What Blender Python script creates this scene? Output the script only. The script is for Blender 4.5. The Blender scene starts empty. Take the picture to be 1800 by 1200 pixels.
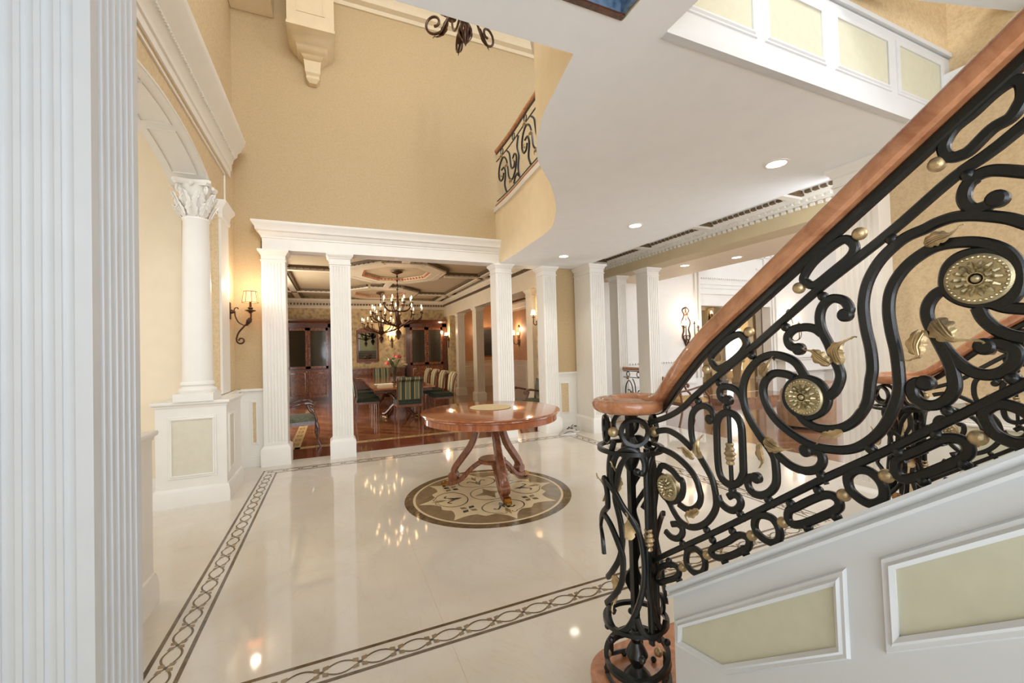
import bpy, bmesh, math, random
from mathutils import Vector, Matrix
random.seed(7)
PI = math.pi
sc = bpy.context.scene
COL = sc.collection
sin, cos = math.sin, math.cos

# ------------------------------------------------------------ camera, world, lights, exposure
cam_d = bpy.data.cameras.new('camera')
cam_d.sensor_width = 36.0
cam_d.lens = 729.81 / 1800 * 36
cam_d.clip_start = 0.02
cam_d.clip_end = 200
cam = bpy.data.objects.new('camera', cam_d)
COL.objects.link(cam)
sc.camera = cam
_R = ((0.918258, 0.017346, -0.395603), (-0.395070, -0.027680, -0.918234), (-0.026878, 0.999466, -0.018565))
cam.matrix_world = Matrix(((_R[0][0], _R[0][1], _R[0][2], 0), (_R[1][0], _R[1][1], _R[1][2], 0), (_R[2][0], _R[2][1], _R[2][2], 1.55), (0, 0, 0, 1)))

w = bpy.data.worlds.new('daylight')
sc.world = w
w.use_nodes = True
w.node_tree.nodes['Background'].inputs[0].default_value = (0.93, 0.96, 1.0, 1)
w.node_tree.nodes['Background'].inputs[1].default_value = 1.3
sc.view_settings.view_transform = 'Standard'
sc.view_settings.look = 'None'
sc.view_settings.gamma = 1
sc.view_settings.exposure = 0.40
sc.view_settings.use_curve_mapping = False
sc.cycles.max_bounces = 10
sc.cycles.diffuse_bounces = 5

def area(name, loc, direction, sx, sy, power, color=(1, 1, 1)):
    d = bpy.data.lights.new(name, 'AREA')
    d.shape = 'RECTANGLE'
    d.size = sx
    d.size_y = sy
    d.energy = power
    d.color = color
    o = bpy.data.objects.new(name, d)
    COL.objects.link(o)
    o.location = loc
    o.rotation_euler = Vector(direction).to_track_quat('-Z', 'Z').to_euler()
    return o

def point(name, loc, power, color=(1, 0.75, 0.5), r=0.05, parent=None):
    d = bpy.data.lights.new(name, 'POINT')
    d.energy = power
    d.color = color
    d.shadow_soft_size = r
    o = bpy.data.objects.new(name, d)
    COL.objects.link(o)
    o.location = loc
    if parent:
        o.parent = parent
    return o

WARM = (1.0, 0.80, 0.60)
COOL = (0.90, 0.95, 1.0)
# daylight from the entrance door and stair window, plus added fill lights
area('entrance_daylight', (0.75, -3.0, 1.5), (0.25, 1, 0.40), 2.2, 2.6, 54, COOL)
area('stringer_cool_fill', (-0.65, -1.7, 1.7), (1, 0.45, 0.42), 1.0, 2.2, 26, (0.74, 0.87, 1.0))  # added cool fill for the stringer face, no known window
area('stair_window_daylight', (3.9, -1.6, 2.6), (-1, 0.45, 0.0), 2.2, 2.6, 85, (0.96, 0.97, 1.0))
area('upper_foyer_fill', (0.0, -0.5, 6.6), (0.1, 1, -0.62), 4.0, 1.6, 190, (0.89, 0.95, 1.0))  # added high fill that evens out the foyer, no known window
# daylight through the living and side room windows, plus added fill lights
area('dining_fill', (-1.9, 11.0, 1.8), (1, 0, 0.05), 5.0, 2.2, 240, (1, 0.97, 0.93))  # added fill to brighten the dining room, no known window
area('living_window_daylight', (10.5, 2.3, 2.6), (-0.25, 1, 0.0), 6.0, 3.4, 88, (0.97, 0.98, 1.0))
area('side_room_daylight', (-4.6, 4.2, 2.4), (1, 0.35, 0), 2.5, 2.6, 26, (1, 0.97, 0.93))
area('stair_landing_daylight', (2.9, -2.6, 4.6), (0, 1, -0.2), 2.4, 1.6, 12, (1, 0.97, 0.92))
area('gallery_fill', (4.9, 1.9, 2.6), (0, 1, 0.15), 1.0, 0.9, 17, (0.95, 0.98, 1.0))  # added fill to lift the gallery columns and ceiling

# ------------------------------------------------------------ materials
def s2l(c):
    return tuple(((v / 255) / 12.92 if v / 255 <= 0.04045 else ((v / 255 + 0.055) / 1.055) ** 2.4) for v in c) + (1,)

class NT:
    def __init__(self, name):
        self.m = bpy.data.materials.new(name)
        self.m.use_nodes = True
        self.t = self.m.node_tree
        self.b = self.t.nodes['Principled BSDF']
    def n(self, typ, **kw):
        x = self.t.nodes.new(typ)
        for k, v in kw.items():
            if k.startswith('i_'):
                key = k[2:]
                x.inputs[int(key) if key.isdigit() else key.replace('_', ' ')].default_value = v
            else:
                setattr(x, k, v)
        return x
    def l(self, a, b):
        self.t.links.new(a, b)
    def bump(self, height, strength=0.2, dist=0.01):
        b = self.n('ShaderNodeBump', i_Strength=strength, i_Distance=dist)
        self.l(height, b.inputs['Height'])
        self.l(b.outputs[0], self.b.inputs['Normal'])
    def obj(self, scale=(1, 1, 1), rot=(0, 0, 0)):
        c = self.n('ShaderNodeNewGeometry') if False else self.n('ShaderNodeTexCoord')
        mp = self.n('ShaderNodeMapping')
        mp.inputs['Scale'].default_value = scale
        mp.inputs['Rotation'].default_value = rot
        self.l(c.outputs['Object'], mp.inputs[0])
        return mp.outputs[0]
    def ramp(self, fac, stops):
        r = self.n('ShaderNodeValToRGB')
        e = r.color_ramp.elements
        while len(e) < len(stops):
            e.new(0.5)
        for i, (p, c) in enumerate(stops):
            e[i].position = p
            e[i].color = c
        self.l(fac, r.inputs[0])
        return r.outputs[0]
    def noise(self, vec, scale, detail=3, rough=0.5, dist=0.0):
        n = self.n('ShaderNodeTexNoise')
        n.inputs['Scale'].default_value = scale
        n.inputs['Detail'].default_value = detail
        n.inputs['Roughness'].default_value = rough
        n.inputs['Distortion'].default_value = dist
        self.l(vec, n.inputs['Vector'])
        return n.outputs['Fac']

def plain(name, rgb, rough=0.5, metal=0.0, var=0.04, scale=6.0, spec=0.5, coat=0.0, bump=0.0):
    k = NT(name)
    c = s2l(rgb)
    f = k.noise(k.obj(), scale, 4)
    d = tuple(v * (1 - var * 2) for v in c[:3]) + (1,)
    u = tuple(min(1, v * (1 + var)) for v in c[:3]) + (1,)
    k.l(k.ramp(f, [(0.3, d), (0.7, u)]), k.b.inputs['Base Color'])
    k.b.inputs['Roughness'].default_value = rough
    k.b.inputs['Metallic'].default_value = metal
    k.b.inputs['Specular IOR Level'].default_value = spec
    k.b.inputs['Coat Weight'].default_value = coat
    k.b.inputs['Coat Roughness'].default_value = 0.08
    if bump:
        k.bump(k.noise(k.obj(), scale * 12, 3), bump, 0.004)
    return k.m

def emit(name, rgb, strength):
    k = NT(name)
    k.b.inputs['Base Color'].default_value = s2l(rgb)
    k.b.inputs['Emission Color'].default_value = s2l(rgb)
    k.b.inputs['Emission Strength'].default_value = strength
    return k.m

def wallpaper(name, a, b, scale=26, rough=0.75, weave=60):
    k = NT(name)
    v = k.obj()
    f = k.noise(v, scale, 5, 0.65)
    vo = k.n('ShaderNodeTexVoronoi')
    vo.inputs['Scale'].default_value = weave
    k.l(v, vo.inputs['Vector'])
    mx = k.n('ShaderNodeMath', operation='MULTIPLY_ADD')
    mx.inputs[1].default_value = 0.35
    k.l(vo.outputs['Distance'], mx.inputs[0])
    k.l(f, mx.inputs[2])
    k.l(k.ramp(mx.outputs[0], [(0.42, s2l(a)), (0.8, s2l(b))]), k.b.inputs['Base Color'])
    k.b.inputs['Roughness'].default_value = rough
    k.bump(mx.outputs[0], 0.12, 0.003)
    return k.m

def wood(name, a, b, rough=0.3, scale=(3, 30, 3), coat=0.3, rot=(0, 0, 0), dist=2.0):
    k = NT(name)
    v = k.obj(scale, rot)
    f = k.noise(v, 1.6, 5, 0.6, dist)
    k.l(k.ramp(f, [(0.3, s2l(a)), (0.7, s2l(b))]), k.b.inputs['Base Color'])
    k.b.inputs['Roughness'].default_value = rough
    k.b.inputs['Coat Weight'].default_value = coat
    k.b.inputs['Coat Roughness'].default_value = 0.1
    k.bump(f, 0.05, 0.002)
    return k.m

def marble(name, a, b, vein, rough=0.06, scale=1.1, vs=2.2):
    k = NT(name)
    v = k.obj()
    f = k.noise(v, scale, 6, 0.6, 0.6)
    base = k.ramp(f, [(0.3, s2l(a)), (0.7, s2l(b))])
    g = k.noise(k.obj((1, 0.45, 1), (0, 0, 0.6)), vs, 6, 0.62, 1.4)
    vm = k.ramp(g, [(0.485, (0, 0, 0, 1)), (0.5, (1, 1, 1, 1)), (0.515, (0, 0, 0, 1))])
    mu = k.n('ShaderNodeMath', operation='MULTIPLY')
    mu.inputs[1].default_value = 0.16
    k.l(vm, mu.inputs[0])
    mix = k.n('ShaderNodeMix', data_type='RGBA')
    k.l(mu.outputs[0], mix.inputs['Factor'])
    k.l(base, mix.inputs[6])
    mix.inputs[7].default_value = s2l(vein)
    k.l(mix.outputs[2], k.b.inputs['Base Color'])
    k.b.inputs['Roughness'].default_value = rough
    k.b.inputs['Specular IOR Level'].default_value = 0.55
    return k.m, k, mix

def planks(name, a, b, rough=0.12, rot=0.0, bw=1.3, bh=0.12, seam=(40, 18, 10)):
    k = NT(name)
    v = k.obj((1, 1, 1), (0, 0, rot))
    br = k.n('ShaderNodeTexBrick')
    br.inputs['Color1'].default_value = s2l(a)
    br.inputs['Color2'].default_value = s2l(b)
    br.inputs['Mortar'].default_value = s2l(seam)
    br.inputs['Scale'].default_value = 1.0
    br.inputs['Mortar Size'].default_value = 0.0025
    br.inputs['Brick Width'].default_value = bw
    br.inputs['Row Height'].default_value = bh
    k.l(v, br.inputs['Vector'])
    gr = k.noise(k.obj((2, 26, 1), (0, 0, rot)), 2.0, 5, 0.6, 1.0)
    mx = k.n('ShaderNodeMix', data_type='RGBA', blend_type='MULTIPLY')
    mx.inputs['Factor'].default_value = 0.7
    k.l(br.outputs['Color'], mx.inputs[6])
    k.l(k.ramp(gr, [(0.3, (0.45, 0.45, 0.45, 1)), (0.7, (1, 1, 1, 1))]), mx.inputs[7])
    k.l(mx.outputs[2], k.b.inputs['Base Color'])
    k.b.inputs['Roughness'].default_value = rough
    k.b.inputs['Coat Weight'].default_value = 0.4
    k.b.inputs['Coat Roughness'].default_value = 0.06
    return k.m

def stripes(name, cols, axis=0, scale=9.0, rough=0.8):
    k = NT(name)
    tc = k.n('ShaderNodeTexCoord')
    sp = k.n('ShaderNodeSeparateXYZ')
    k.l(tc.outputs['Object'], sp.inputs[0])
    mu = k.n('ShaderNodeMath', operation='MULTIPLY')
    mu.inputs[1].default_value = scale
    k.l(sp.outputs[axis], mu.inputs[0])
    fr = k.n('ShaderNodeMath', operation='FRACT')
    k.l(mu.outputs[0], fr.inputs[0])
    r = k.ramp(fr.outputs[0], [(p, s2l(c)) for p, c in cols])
    r.node.color_ramp.interpolation = 'CONSTANT'
    k.l(r, k.b.inputs['Base Color'])
    k.b.inputs['Roughness'].default_value = rough
    k.bump(k.noise(k.obj(), 90, 2), 0.2, 0.003)
    return k.m

M = {}
M['white'] = plain('white_paint', (236, 233, 226), 0.38, var=0.012)
M['ceil'] = plain('ceiling_white', (244, 248, 252), 0.7, var=0.01)
M['greywhite'] = plain('white_paint_cool_shade', (212, 216, 219), 0.4, var=0.012)  # same white paint, darkened and cooled to hold near-side shade in its colour
M['cream'] = plain('cream_paint', (238, 224, 198), 0.6, var=0.015)
M['wall'] = wallpaper('tan_wallcovering', (198, 174, 136), (216, 194, 156))
M['wall_up'] = wallpaper('gold_tan_wallcovering', (184, 160, 122), (196, 173, 134), 60, 0.75, 90)
M['fascia'] = plain('pale_gold_paint', (238, 220, 184), 0.6, var=0.02)
M['inset'] = plain('sage_beige_panel', (204, 203, 182), 0.6, var=0.02, scale=20)
M['damask'] = wallpaper('damask_wallpaper', (150, 128, 88), (206, 178, 128), 9, 0.7, 9)
M['terracotta'] = plain('apricot_wall', (190, 140, 95), 0.6, var=0.05)
M['blue'] = wallpaper('blue_glazed_plaster', (62, 88, 118), (112, 138, 162), 9, 0.5, 40)
M['marble'], _k, _m = marble('cream_marble', (210, 202, 188), (224, 218, 206), (196, 180, 156))
M['brownmarble'] = marble('brown_marble', (74, 58, 38), (112, 92, 64), (170, 150, 116), 0.08, 14, 16)[0]
M['midmarble'] = marble('tan_marble', (118, 98, 70), (150, 128, 96), (186, 166, 130), 0.08, 6, 9)[0]
M['darkmarble'] = marble('green_black_marble', (40, 44, 36), (70, 74, 60), (120, 120, 96), 0.08, 10, 9)[0]
M['rail'] = wood('oak_handrail', (164, 104, 68), (208, 148, 106), 0.25, (6, 6, 6), 0.5)
M['tabletop'] = wood('polished_mahogany', (150, 82, 48), (194, 120, 76), 0.1, (2, 14, 2), 0.6)
M['tableleg'] = wood('mahogany_leg', (112, 66, 44), (160, 102, 72), 0.22, (10, 10, 3), 0.5)
M['darkwood'] = wood('dark_mahogany', (56, 28, 18), (108, 62, 40), 0.2, (5, 5, 20), 0.5)
M['flame'] = wood('flame_mahogany', (62, 30, 16), (150, 90, 54), 0.16, (5, 5, 2.2), 0.7, dist=3)
M['chairwood'] = wood('walnut_chair_frame', (84, 46, 26), (134, 84, 52), 0.3, (12, 12, 6), 0.3)
M['chairwood2'] = wood('polished_rosewood', (70, 40, 34), (116, 78, 66), 0.2, (12, 12, 6), 0.7)
M['dinfloor'] = planks('cherry_plank_floor', (134, 78, 48), (180, 118, 76), 0.1, 0.785, 0.9, 0.13)
M['dinband'] = planks('cherry_band', (126, 66, 44), (146, 82, 56), 0.1, 0.0, 1.6, 0.3)
M['livfloor'] = planks('living_plank_floor', (136, 92, 66), (172, 126, 96), 0.14, 0.5, 1.1, 0.14)
M['inlay'] = wood('maple_inlay', (196, 158, 100), (222, 190, 134), 0.15, (5, 5, 5), 0.5)
M['iron'] = plain('black_wrought_iron', (15, 19, 18), 0.28, 0.0, 0.2, 30, 0.4, 0.2, 0.2)
M['bronze'] = plain('bronze_iron', (84, 58, 38), 0.35, 0.6, 0.2, 20, 0.5)
M['gold'] = plain('antique_gold', (200, 176, 134), 0.34, 0.65, 0.25, 30, 0.5, 0.0, 0.2)
M['champagne'] = plain('champagne_gilt', (200, 186, 148), 0.34, 0.75, 0.15, 40, 0.5, 0.0, 0.2)
M['brass'] = plain('polished_brass', (176, 138, 74), 0.2, 1.0, 0.1)
M['nickel'] = plain('bright_knob', (220, 215, 200), 0.15, 1.0, 0.05)
M['darkcap'] = plain('dark_caster', (38, 42, 46), 0.3, 0.6)
M['bulb'] = emit('candle_bulb', (255, 214, 150), 14)
M['can'] = emit('downlight_lens', (255, 246, 226), 12)
M['shade'] = emit('lit_fabric_shade', (250, 190, 130), 1.1)
M['shadew'] = emit('lit_white_shade', (255, 226, 180), 2.2)
M['sky'] = emit('bright_window', (250, 252, 255), 2.6)
M['candle'] = plain('ivory_candle', (222, 206, 170), 0.6)
M['shadetrim'] = plain('shade_trim', (120, 50, 34), 0.7)
M['greenfab'] = plain('green_upholstery', (46, 56, 44), 0.7, 0, 0.2, 30, 0.3)
M['greyfab'] = plain('sage_velvet', (112, 116, 96), 0.7, 0, 0.2, 30, 0.3)
M['goldfab'] = plain('gold_upholstery', (206, 172, 116), 0.7, 0, 0.1, 30, 0.3)
M['stripe'] = stripes('striped_back_fabric', [(0, (58, 66, 50)), (0.42, (176, 154, 92)), (0.5, (104, 106, 80)), (0.92, (176, 154, 92))], 0, 5.4)
M['stripey'] = stripes('striped_side_fabric', [(0, (50, 46, 30)), (0.35, (186, 158, 104)), (0.5, (120, 112, 80)), (0.8, (186, 158, 104))], 1, 6.5)
M['insetcream'] = plain('cream_panel', (218, 212, 194), 0.6, var=0.02, scale=20)
M['stripe2'] = stripes('bold_striped_fabric', [(0, (70, 62, 40)), (0.35, (214, 190, 140)), (0.6, (128, 120, 84)), (0.8, (214, 190, 140))], 0, 4.1)
M['leather'] = plain('brown_leather', (158, 124, 94), 0.45, 0, 0.1, 12)
M['pillow'] = plain('tan_cushion', (190, 170, 140), 0.8)
M['mirror'] = plain('mirror_dim_tint', (120, 126, 116), 0.03, 1.0, 0.0)  # dark green-grey tint stands in for a dim reflected room
k = NT('cabinet_glass')
k.b.inputs['Base Color'].default_value = s2l((150, 138, 112))
k.b.inputs['Transmission Weight'].default_value = 0.9
k.b.inputs['Roughness'].default_value = 0.05
M['glass'] = k.m
M['cabin'] = plain('cabinet_interior', (86, 66, 42), 0.7)
M['beige'] = plain('beige_linen', (216, 196, 152), 0.7, var=0.04, scale=40)
M['pink'] = plain('coral_petals', (222, 104, 92), 0.7, 0, 0.12, 30)
M['ivory'] = plain('ivory_petals', (228, 208, 170), 0.7, 0, 0.08, 30)
M['leaf'] = plain('dry_green_leaf', (96, 110, 62), 0.7, 0, 0.15)
M['shoe'] = plain('grey_sneaker_mesh', (186, 180, 170), 0.8, 0, 0.08, 50)
M['sole'] = plain('white_sole', (226, 224, 218), 0.6)
M['shoedark'] = plain('sneaker_lining', (56, 50, 44), 0.9)
M['carve'] = plain('carved_band', (108, 88, 60), 0.6, 0, 0.3, 60)
M['carvepink'] = plain('carved_rose_band', (206, 130, 92), 0.6, 0, 0.15, 60)
M['dceil'] = plain('dining_ceiling', (190, 170, 134), 0.7, 0, 0.03)
M['dtrim'] = plain('dining_trim', (218, 202, 172), 0.5, 0, 0.02)
M['picture'] = plain('dark_canvas', (46, 36, 24), 0.6, 0, 0.4, 3)
M['marbletop'] = plain('cream_stone_top', (226, 206, 166), 0.25)

# ------------------------------------------------------------ mesh builder
def cr(pts, k=6, closed=False):
    P = [Vector(p) for p in pts]
    n = len(P)
    out = []
    segs = n if closed else n - 1
    for i in range(segs):
        if closed:
            p0, p1, p2, p3 = P[(i - 1) % n], P[i], P[(i + 1) % n], P[(i + 2) % n]
        else:
            p1, p2 = P[i], P[i + 1]
            p0 = P[i - 1] if i else p1 * 2 - p2
            p3 = P[i + 2] if i + 2 < n else p2 * 2 - p1
        for j in range(k):
            t = j / k
            out.append(0.5 * ((2 * p1) + (p2 - p0) * t + (2 * p0 - 5 * p1 + 4 * p2 - p3) * t * t + (3 * p1 - p0 - 3 * p2 + p3) * t ** 3))
    if not closed:
        out.append(P[-1])
    return out

class MB:
    def __init__(self, m=0):
        self.b = bmesh.new()
        self.m = m
    def f(self, vs, m=None):
        try:
            fc = self.b.faces.new(vs)
            fc.material_index = self.m if m is None else m
            fc.smooth = True
        except ValueError:
            pass
    def poly(self, pts, m=None):
        self.f([self.b.verts.new(p) for p in pts], m)
    def box(self, x0, y0, z0, x1, y1, z1, m=None):
        v = [self.b.verts.new(p) for p in ((x0, y0, z0), (x1, y0, z0), (x1, y1, z0), (x0, y1, z0), (x0, y0, z1), (x1, y0, z1), (x1, y1, z1), (x0, y1, z1))]
        for q in ((0, 3, 2, 1), (4, 5, 6, 7), (0, 1, 5, 4), (1, 2, 6, 5), (2, 3, 7, 6), (3, 0, 4, 7)):
            self.f([v[i] for i in q], m)
        return self
    def loft(self, rings, closed_ring=True, cap=True, loop=False, m=None):
        R = [[self.b.verts.new(p) for p in r] for r in rings]
        n = len(R[0])
        pairs = list(zip(R[:-1], R[1:])) + ([(R[-1], R[0])] if loop else [])
        for a, c in pairs:
            for i in range(n if closed_ring else n - 1):
                j = (i + 1) % n
                self.f([a[i], a[j], c[j], c[i]], m)
        if cap and not loop and closed_ring:
            self.f(list(reversed(R[0])), m)
            self.f(R[-1], m)
        return self
    def lathe(self, c, prof, n=24, axis='z', m=None, cap=True):
        rings = []
        for r, h in prof:
            ring = []
            for i in range(n):
                a = 2 * PI * i / n
                u, v = r * cos(a), r * sin(a)
                p = (u, v, h) if axis == 'z' else ((h, u, v) if axis == 'x' else (v, h, u))
                ring.append((c[0] + p[0], c[1] + p[1], c[2] + p[2]))
            rings.append(ring)
        return self.loft(rings, cap=cap, m=m)
    def sq(self, cx, cy, prof, m=None):
        rings = [[(cx - hx, cy - hy, z), (cx + hx, cy - hy, z), (cx + hx, cy + hy, z), (cx - hx, cy + hy, z)] for hx, hy, z in prof]
        return self.loft(rings, m=m)
    def ball(self, c, r, s=(1, 1, 1), n=12, m=None):
        k = max(5, n // 2)
        rings = []
        for i in range(k + 1):
            t = PI * i / k
            rr = max(sin(t), 0.02)
            rings.append([(c[0] + s[0] * r * rr * cos(2 * PI * j / n), c[1] + s[1] * r * rr * sin(2 * PI * j / n), c[2] - s[2] * r * cos(t)) for j in range(n)])
        return self.loft(rings, m=m)
    def tube(self, pts, r, n=8, closed=False, up=None, m=None, sx=1.0):
        P = [Vector(p) for p in pts]
        N = len(P)
        rings = []
        prev = Vector(up) if up else None
        for i in range(N):
            if closed:
                t = P[(i + 1) % N] - P[(i - 1) % N]
            else:
                t = P[min(i + 1, N - 1)] - P[max(i - 1, 0)]
            if t.length < 1e-9:
                t = Vector((0, 0, 1))
            t.normalize()
            a = prev if prev is not None else (Vector((0, 0, 1)) if abs(t.z) < 0.9 else Vector((1, 0, 0)))
            u = a - t * a.dot(t)
            if u.length < 1e-6:
                u = t.orthogonal()
            u.normalize()
            if not up:
                prev = u
            v = t.cross(u)
            rr = r[i] if isinstance(r, (list, tuple)) else r
            rings.append([P[i] + u * rr * cos(2 * PI * (j + 0.5) / n) + v * rr * sx * sin(2 * PI * (j + 0.5) / n) for j in range(n)])
        return self.loft(rings, loop=closed, m=m)
    def ribbon(self, pts, w, t, nrm=(1, 0, 0), closed=False, taper=None, m=None):
        # flat bar: w across in the plane, t along the plane normal, edges chamfered
        N = Vector(nrm).normalized()
        P = [Vector(p) for p in pts]
        n = len(P)
        rings = []
        for i in range(n):
            d = (P[(i + 1) % n] - P[(i - 1) % n]) if closed else (P[min(i + 1, n - 1)] - P[max(i - 1, 0)])
            if d.length < 1e-9:
                d = Vector((0, 1, 0))
            s = N.cross(d).normalized()
            ww = (w / 2) * (taper[i] if taper else 1)
            c = min(t * 0.25, ww * 0.4)
            q = [(-ww, -t / 2 + c), (-ww + c, -t / 2), (ww - c, -t / 2), (ww, -t / 2 + c), (ww, t / 2 - c), (ww - c, t / 2), (-ww + c, t / 2), (-ww, t / 2 - c)]
            rings.append([P[i] + s * a + N * b for a, b in q])
        return self.loft(rings, loop=closed, m=m)
    def sweep(self, path, prof, closed=False, frame=None, m=None, cap=True):
        # prof: [(outward, along N)], path 2D points in the frame plane
        O, U, V, N = frame or ((0, 0, 0), (1, 0, 0), (0, 1, 0), (0, 0, 1))
        O, U, V, N = Vector(O), Vector(U), Vector(V), Vector(N)
        P = [Vector(p[:2]) for p in path]
        n = len(P)
        rings = []
        for i in range(n):
            dirs = []
            if closed or i > 0:
                dirs.append((P[i] - P[(i - 1) % n]).normalized())
            if closed or i < n - 1:
                dirs.append((P[(i + 1) % n] - P[i]).normalized())
            ns = [Vector((d.y, -d.x)) for d in dirs]
            if len(ns) == 2:
                b = (ns[0] + ns[1]).normalized()
                k = 1 / max(0.3, b.dot(ns[0]))
            else:
                b, k = ns[0], 1
            rings.append([O + U * (P[i].x + b.x * k * a) + V * (P[i].y + b.y * k * a) + N * h for a, h in prof])
        return self.loft(rings, closed_ring=True, cap=cap, loop=closed, m=m)
    def leaf(self, pts, w, N=(1, 0, 0), lobes=3, m=None, thick=0.35):
        N = Vector(N).normalized()
        P = cr(pts, 7)
        n = len(P)
        rings = []
        for i in range(n):
            t = i / (n - 1)
            d = (P[min(i + 1, n - 1)] - P[max(i - 1, 0)]).normalized()
            s = N.cross(d).normalized()
            ww = w / 2 * (0.25 + 1.1 * sin(PI * min(1, t * 1.15 + 0.12)) ** 1.0) * (1 - 0.8 * t ** 3) * (0.78 + 0.3 * abs(sin(lobes * PI * t * 1.6)))
            th = w * thick * (0.5 + 0.5 * (1 - t))
            lift = N * (-w * 0.35 * sin(PI * t))
            rings.append([P[i] + lift + s * ww, P[i] + lift + s * ww * 0.5 - N * th * 0.55, P[i] + lift - N * th * 0.25, P[i] + lift - s * ww * 0.5 - N * th * 0.55, P[i] + lift - s * ww, P[i] + lift + N * th * 0.2])
        self.loft(rings, m=m)
        for q in (-.45, 0, .45):
            self.tube([P[i] - N * w * (.35 * sin(PI * i / (n - 1)) + .22) + N.cross((P[min(i + 1, n - 1)] - P[max(i - 1, 0)]).normalized()) * w * .5 * q * (1 - i / (n - 1)) for i in range(1, n, 2)], w * .05, 4, m=m)
        t = (P[-1] - P[-4]).normalized()
        c = N.cross(t)
        self.tube([P[-2], P[-1] + t * w * .12, P[-1] + t * w * .26 + c * w * .05, P[-1] + t * w * .34 + c * w * .16], [w * .09, w * .075, w * .06, w * .07], 6, m=m)
        return self
    def build(self, name, mats, parent=None, world=False, ang=38):
        bmesh.ops.recalc_face_normals(self.b, faces=self.b.faces)
        if world and parent is not None:
            o0 = parent.location if parent.parent is None else parent.location + parent.parent.location
            bmesh.ops.translate(self.b, verts=self.b.verts, vec=-Vector(o0))
        me = bpy.data.meshes.new(name)
        self.b.to_mesh(me)
        self.b.free()
        for mm in (mats if isinstance(mats, (list, tuple)) else [mats]):
            me.materials.append(M[mm])
        me.set_sharp_from_angle(angle=math.radians(ang))
        o = bpy.data.objects.new(name, me)
        COL.objects.link(o)
        if parent is not None:
            o.parent = parent
        return o

def tag(o, label, cat, group=None):
    o['label'] = label
    o['category'] = cat
    if group:
        o['group'] = group
    return o

def thing(name, label, cat, loc=(0, 0, 0), group=None, rz=0.0):
    o = bpy.data.objects.new(name, None)
    o.empty_display_size = 0.1
    COL.objects.link(o)
    o.location = loc
    o.rotation_euler = (0, 0, rz)
    return tag(o, label, cat, group)

def struct(name, mb, mats, label=None, world=True, parent=None):
    o = mb.build(name, mats, parent)
    o['kind'] = 'structure'
    if label:
        o['label'] = label
    return o

def kids(o):
    return [c for c in ALL() if c.parent == o]

def ALL():
    return list(COL.objects)

def copy_tree(o, parent=None):
    c = o.copy()
    COL.objects.link(c)
    if parent is not None:
        c.parent = parent
    for ch in list(o.children):
        copy_tree(ch, c)
    return c

def dup(o, loc, label, rz=None, group=None):
    c = copy_tree(o)
    c.location = loc
    if rz is not None:
        c.rotation_euler = (0, 0, rz)
    c['label'] = label
    if group:
        c['group'] = group
    return c

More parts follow.
